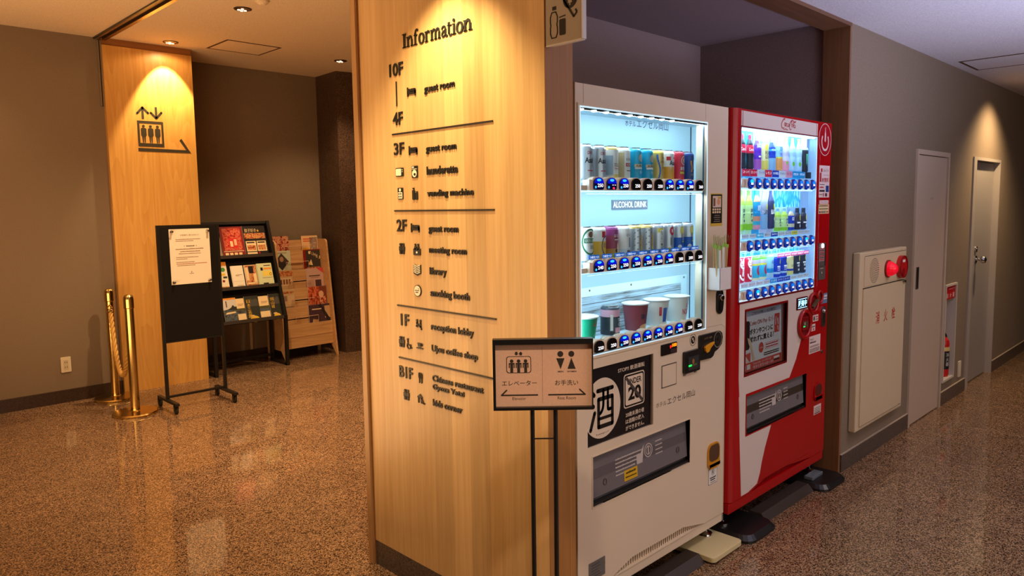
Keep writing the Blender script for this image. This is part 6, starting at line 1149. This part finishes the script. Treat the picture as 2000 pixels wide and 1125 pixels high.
mb = MB().fbox(FM, 3.638, 3.725, .360, .407, .0003, .0007, WP); [dashes(mb, FM, 3.646, 3.718, .373+.009*k, .004, .0009, DKT, k) for k in range(3)]; mb.fbox(FM, 3.644, 3.716, .363, .369, .0008, .001, DKT); obj('label_sticker', mb, t)
mb = MB().fbox(FM, 2.985, 3.60, .148, .177, -.034, -.030, PLK)
for i in range(44): mb.fbox(FM, 2.99+.0138*i, 2.9963+.0138*i, .147, .177, -.030, -.013, CR)
obj('vent_grille', mb, t)
obj('kick_plate', MB().box(RX0+.002, RX1-.001, YM+.004, 1.60, .100, .145, CR), t, .002)
for x, y in ((2.845, 1.585), (3.735, 1.58), (2.845, 2.19), (3.735, 2.19)):
    f_ = y < 2; obj('levelling_foot', MB().lathe((x, y, .0305 if f_ else .0005), [(.030, 0), (.030, .005), (.012, .011), (.008, .015), (.008, .0695 if f_ else .0995)], CHROME, 20), t)
tag(obj('foot_bracket', MB().box(3.600, 3.725, 1.500, 1.545, .0305, .048, M('bracket_grey', (150, 160, 170), .3, .6)), None, .003), 'pale metal bracket lying on the rubber pad under the red machine', 'bracket')

# ---- sample bottles: printed card, half round container and price caption
YC = 1.562
def bottle_prof(kind, z0, z1):
    h = z1-z0
    if kind == 'pet': return [(.0, .018), (.03, .024), (.42, .024), (.47, .0225), (.60, .0235), (.72, .021), (.84, .012), (.90, .0095), (1.0, .0095)]
    if kind == 'wave': return [(.0, .021), (.04, .024), (.30, .0235), (.44, .021), (.58, .0235), (.70, .022), (.84, .012), (.91, .0095), (1.0, .0095)]
    if kind == 'cola': return [(.0, .020), (.04, .024), (.30, .021), (.44, .0235), (.62, .0235), (.74, .020), (.86, .011), (.91, .0095), (1.0, .0095)]
    if kind == 'tin': return [(.0, .019), (.03, .0225), (.62, .0225), (.72, .019), (.80, .013), (.82, .014), (1.0, .014)]
    return [(.0, .019), (.04, .0235), (.93, .0235), (.97, .020), (1.0, .0195)]
def sample(lab, r, k, kind, zb, zt, zcap, ztop, bodies, cap, card, capm, capt, capc, deco, group):
    u = 2.9325+.0692*k; t = thing('drink_sample', lab, 'drink sample', (u, YC, zb), group); fr = front(1.567)
    cy = 1.562
    mb = MB(); w = .0325; mb.fbox(fr, u-w, u+w, zcap-.002, ztop, .001, .0025, card); obj('backing_card', mb, t)
    pr = bottle_prof(kind, zb, zt); h = zt-zb; out = []; mats = []
    ZS = sorted({p[0] for p in pr} | {b[0] for b in bodies})
    def rad(z):
        for (a, ra), (b, rb_) in zip(pr, pr[1:]):
            if a <= z <= b: return 1.15*(ra+(rb_-ra)*((z-a)/(b-a) if b > a else 0))
        return 1.15*pr[-1][1]
    def matat(z):
        for f, m in bodies:
            if z < f: return m
        return cap
    mb = MB(); n = 14; SQ = .60
    ring = lambda z: [Vector((u+rad(z)*math.cos(PI+PI*i/n), cy+rad(z)*SQ*math.sin(PI+PI*i/n)*1.0, zb+h*z)) for i in range(n+1)]
    for a, b in zip(ZS, ZS[1:]): mb.grid([ring(a), ring(b)], matat((a+b)/2), True)
    mb.face(ring(ZS[-1]), matat(.99)); mb.face(list(reversed(ring(0))), matat(.01))
    def fn(a, b, w=0.0):
        z = min(max(b, 0), 1); R = rad(z)+w; ang = a/.027; return Vector((u+R*math.sin(ang), cy-R*SQ*math.cos(ang), zb+h*z))
    if deco: deco(mb, fn)
    obj('container', mb, t)
    fc_ = front(1.5405)
    mb = MB().fbox(fc_, u-.031, u+.031, zcap, zcap+.0305 if r == 0 else zcap+.019, -.001, .001, capm)
    if capt: mb.text(fc_, capt, u-.026, u+.026, zcap+.012 if r == 0 else zcap+.006, (zcap+.024 if r == 0 else zcap+.015), capc, .0014, 0, .012)
    obj('caption_strip', mb, t)
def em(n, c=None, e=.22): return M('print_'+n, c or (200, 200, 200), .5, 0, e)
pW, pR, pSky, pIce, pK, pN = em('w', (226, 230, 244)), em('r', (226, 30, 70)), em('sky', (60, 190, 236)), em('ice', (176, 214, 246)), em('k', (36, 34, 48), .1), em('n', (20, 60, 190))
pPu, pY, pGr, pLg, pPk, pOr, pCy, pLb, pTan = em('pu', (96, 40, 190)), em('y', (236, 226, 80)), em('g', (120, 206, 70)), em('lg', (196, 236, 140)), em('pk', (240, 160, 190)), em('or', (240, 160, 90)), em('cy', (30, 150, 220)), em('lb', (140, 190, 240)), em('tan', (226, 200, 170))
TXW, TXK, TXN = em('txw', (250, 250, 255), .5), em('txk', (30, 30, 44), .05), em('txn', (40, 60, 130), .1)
tx = lambda s, a, b, c, d, m, bd=.015: (lambda mb, f: mb.text(None, s, a, b, c, d, m, .0006, 0, bd, f))
def multi(*fs): return lambda mb, f: [q(mb, f) for q in fs]
pt = lambda a, b, c, d, m, w=.0004: (lambda mb, f: patch(mb, f, a, b, c, d, m, w))
ov_ = lambda u, v, ru, rv, m, w=.0005: (lambda mb, f: oval(mb, f, u, v, ru, rv, m, w))
def coca(m): return lambda mb, f: mb.text(None, 'Coca-Cola', -.024, .024, .52, .62, m, .0006, 0, .01, f)
def vscript(mb, f):
    class V:
        def __call__(s, a, b, w=0.0): return f(-.020+.040*(1-b), .10+.86*a, w+.0004)
    script(mb, V(), 0, 0, 1.0, 1.0, TXW, 0, .0004)
g1, g2, g3 = 'drink samples on the top row of the red machine', 'drink samples on the middle row of the red machine', 'drink samples on the bottom row of the red machine'
B0, T0 = 1.588, 1.742
def R0(lab, k, kind, bodies, cap, card, capm, capt, capc, deco, zt=T0): sample(lab, 0, k, kind, B0, zt, 1.5555, 1.7535, bodies, cap, card, capm, capt, capc, deco, g1)
cola = [(.46, pK), (.70, pR), (.86, pK)]
R0('cola bottle with a red label at the far left of the top row', 0, 'cola', cola, pR, pSky, pR, 'コカ・コーラ', TXW, coca(TXW), 1.735)
R0('cola bottle with a red label beside the purple one in the top row', 1, 'cola', cola, pR, pSky, pR, 'コカ・コーラ', TXW, coca(TXW), 1.735)
R0('purple grape drink bottle in the top row', 2, 'pet', [(.30, em('grape', (176, 90, 190))), (.86, pPu)], pIce, pIce, pW, 'ファンタ', em('pud', (90, 40, 160), .1), multi(tx('FANTA', -.022, .026, .64, .76, TXW, .03), pt(-.012, .006, .36, .40, TXW)), 1.735)
R0('yellow lemon drink bottle with tall black letters in the top row', 3, 'can', [(.30, em('lemon2', (240, 226, 110))), (.62, em('lemon3', (244, 236, 170))), (.86, em('lemon4', (244, 220, 150)))], pIce, pIce, pR, 'レモン', TXW, multi(tx('REAL', -.016, .024, .50, .62, TXK, .01), tx('GOLD', -.016, .024, .36, .48, TXK, .01), ov_(-.004, .74, .014, .09, pY)), 1.722)
R0('deep blue sports drink bottle in the top row', 4, 'pet', [(.38, pLb), (.60, pN), (.66, pCy), (.88, pN)], pIce, pIce, pN, '水分補給', TXW, multi(tx('AQUARIUS', -.022, .024, .60, .67, TXW, .01)), 1.73)
R0('tea bottle with amber foot and pale shoulder in the top row', 5, 'pet', [(.36, pOr), (.40, pY), (.72, pLb), (.84, em('peachy', (226, 190, 170)))], pW, pIce, pW, 'アールグレイ', TXN, multi(tx('紅茶', -.014, .014, .58, .70, TXN), tx('無糖', -.012, .014, .42, .52, em('txp', (130, 110, 190), .1))))
iros = lambda a: [(.22, a), (.86, em('clear_'+str(id(a) % 97), (176, 206, 244)))]
R0('clear bottle with a pink label in the top row', 6, 'wave', [(.30, pPk), (.86, em('pinkclear', (206, 200, 236)))], pY, em('pinkcard', (206, 206, 240)), pPk, 'もも', em('txr', (210, 60, 110), .2), multi(ov_(-.010, .24, .007, .05, pGr)))
R0('clear water bottle with a green leaf, left one of two, top row', 7, 'wave', [(.86, pIce)], pY, pSky, pCy, '天然水', TXW, multi(ov_(-.010, .22, .009, .07, pGr), tx('い・ろ・は・す', -.016, .02, .30, .34, TXN)))
R0('clear water bottle with a green leaf beside the black can, top row', 8, 'wave', [(.86, pIce)], pY, pSky, pCy, '天然水', TXW, multi(ov_(-.010, .22, .009, .07, pGr), tx('い・ろ・は・す', -.016, .02, .30, .34, TXN)))
def claw(mb, f):
    for a, b in ((-.008, .30), (0, .22), (.008, .32)): mb.face([f(a-.0022, .74, .0006), f(a-.001, b, .0006), f(a+.0012, b+.04, .0006), f(a+.0026, .74, .0006)], em('claw', (110, 236, 190), .4))
R0('tall black can with a jagged green mark at the right of the top row', 9, 'can', [(.90, pK)], pIce, pW, pK, '', TXW, claw, 1.704)
def R1(lab, k, kind, bodies, cap, card, capm, capt, capc, deco, tall): sample(lab, 1, k, kind, 1.322 if tall else 1.309, 1.498 if tall else 1.413, 1.287, 1.503 if tall else 1.419, bodies, cap, card, capm, capt, capc, deco, g2)
ay = [(.16, em('ayd', (150, 216, 60))), (.62, em('aym', (206, 240, 170))), (.86, em('ayt', (190, 226, 90)))]
aytx = multi(tx('綾', -.008, .010, .44, .54, TXN), tx('鷹', -.008, .010, .32, .42, TXN), ov_(.002, .24, .005, .03, TXN))
R1('tall green tea bottle at the far left of the middle row', 0, 'pet', ay, pGr, em('mintcard', (200, 238, 214)), pW, 'すぐれたにごり', TXN, aytx, True)
R1('tall green tea bottle beside the blue labelled barley tea, middle row', 1, 'pet', ay, pGr, em('mintcard'), pW, 'すぐれたにごり', TXN, aytx, True)
R1('barley tea bottle with a blue label in the middle row', 2, 'pet', [(.12, pPk), (.22, pSky), (.34, em('salmon', (230, 150, 130))), (.70, pCy), (.86, em('salmon2', (236, 170, 130)))], pSky, em('bluecard', (60, 180, 236)), pSky, '健康ミネラル', TXW, multi(tx('麦茶', -.012, .020, .48, .62, TXW)), True)
R1('pale latte bottle with a yellow diamond in the middle row', 3, 'pet', [(.40, pLb), (.86, em('latte', (176, 184, 214)))], pIce, em('lilac', (206, 214, 244)), pW, '贅沢ミルク', TXN, multi(ov_(.008, .58, .010, .08, pY), tx('LATTE', -.018, .022, .38, .48, TXK, .02), ov_(.010, .26, .006, .05, pTan)), True)
R1('dark coffee bottle with a yellow diamond in the middle row', 4, 'pet', [(.86, em('coffee', (60, 64, 110), .12))], em('capnavy', (50, 70, 130)), em('lilac'), pN, '飲みやすい', TXW, multi(ov_(.008, .58, .010, .08, pY), tx('BLACK', -.018, .022, .38, .50, TXW, .03), ov_(.010, .26, .007, .05, pW)), True)
R1('small green tea bottle beside the dark coffee bottle, middle row', 5, 'pet', ay, pLb, em('mintcard'), pW, 'にごり', TXN, aytx, False)
R1('small green tea bottle beside the navy labelled milk tea, middle row', 6, 'pet', ay, pLb, em('mintcard'), pW, 'にごり', TXN, aytx, False)
R1('small milk tea bottle with a navy label in the middle row', 7, 'pet', [(.14, pN), (.30, em('mtea', (220, 214, 190))), (.66, pN), (.86, pTan)], pLb, em('bluepale', (150, 186, 236)), pY, 'ミルク', TXN, tx('紅茶', -.012, .014, .44, .60, TXW), False)
blk = [(.28, em('boss1', (40, 36, 60), .1)), (.46, em('boss2', (70, 64, 90), .1)), (.74, em('boss3', (60, 50, 76), .1))]
bd = multi(ov_(.008, .56, .010, .14, pY), pt(-.02, .02, .30, .36, TXW), ov_(.006, .18, .008, .08, pW))
R1('small black coffee bottle can beside the milk tea, middle row', 8, 'tin', blk, em('bosscap', (60, 60, 80), .1), em('bluepale'), pW, 'ブラック', TXK, bd, False)
R1('small black coffee bottle can at the right end of the middle row', 9, 'tin', blk, em('bosscap'), em('bluepale'), pW, 'ブラック', TXK, bd, False)
PH = em('pinkhead', (226, 60, 130), .3)
LASTS = [None]
_thing = thing
def thing(*a, **k):
    o = _thing(*a, **k); LASTS[0] = o; return o
def R2(lab, k, kind, bodies, cap, card, capm, capt, capc, deco, hd=False):
    sample(lab, 2, k, kind, 1.094, 1.188 if hd else 1.203, 1.073, 1.206, bodies, cap, card, capm, capt, capc, deco, g3)
    if hd:
        u = 2.9325+.0692*k; fr = front(1.5415); mb = MB().fbox(fr, u-.031, u+.031, 1.187, 1.204, 0, .001, PH); mb.text(fr, '無料投票', u-.026, u+.026, 1.191, 1.200, TXW, .0014, 0, .01); obj('header_strip', mb, LASTS[0])
R2('red cola can with upright white script at the left end of the bottom row', 0, 'can', [(1, pR)], pR, pW, pW, 'コカ・コーラ', em('txr'), vscript)
R2('red cola can with upright white script beside the fruit drink, bottom row', 1, 'can', [(1, pR)], pR, pW, pW, 'コカ・コーラ', em('txr'), vscript)
ml = [(.12, em('mlw', (236, 236, 200))), (.62, pSky), (.70, pY), (.86, em('mlp', (206, 196, 236)))]
mld = multi(ov_(.006, .42, .016, .20, pR), ov_(.012, .46, .012, .14, pCy, .0007))
R2('white fruit drink bottle with a green cap beside the red cola can', 2, 'can', ml, pGr, em('lilac'), pW, 'フルーツ', em('txr'), mld)
R2('white fruit drink bottle with a green cap beside the pale blue one', 3, 'can', ml, pGr, em('lilac'), pW, 'フルーツ', em('txr'), mld)
R2('pale blue drink bottle with a round letter mark, bottom row', 4, 'can', [(.24, pIce), (.42, pCy), (.90, em('palecy', (150, 206, 240)))], pIce, em('bluepale'), pCy, 'すっきり', TXW, multi(tx('OLOS', -.006, .020, .62, .76, TXN, .02)))
gb = [(.16, pN), (.26, pIce), (1, pN)]
gbd = multi(ov_(.010, .78, .009, .14, pY), pt(-.016, .012, .50, .56, TXW), tx('EMERALD', -.014, .016, .42, .48, TXW, .0), tx('MOUNTAIN', -.014, .016, .32, .38, TXW, .0))
R2('blue coffee can with a yellow seal, left one of two, bottom row', 5, 'can', gb, pN, pIce, pN, 'コーヒー', TXW, gbd, True)
R2('blue coffee can with a yellow seal beside the cream one, bottom row', 6, 'can', gb, pN, pIce, pN, 'コーヒー', TXW, gbd, True)
R2('cream coffee can in the bottom row', 7, 'can', [(.22, em('cafe1', (236, 226, 140))), (.32, pN), (1, em('cafe2', (240, 232, 170)))], pY, pIce, pW, 'カフェオレ', TXK, multi(ov_(.010, .80, .007, .10, em('goldseal', (216, 190, 80))), tx('CAFE', -.010, .016, .42, .54, TXK, .01)), True)
bk = [(1, em('blk2', (44, 50, 76), .1))]
bkd = multi(ov_(.010, .80, .009, .14, pY), pt(-.016, .012, .54, .60, TXW), tx('BLACK', -.010, .018, .38, .50, TXW, .02), tx('無糖', -.008, .012, .16, .28, TXW))
R2('dark coffee can beside the cream one, bottom row', 8, 'can', bk, pK, pIce, pW, 'ブラック', TXK, bkd, True)
R2('dark coffee can at the right end of the bottom row', 9, 'can', bk, pK, pIce, pW, 'ブラック', TXK, bkd, True)
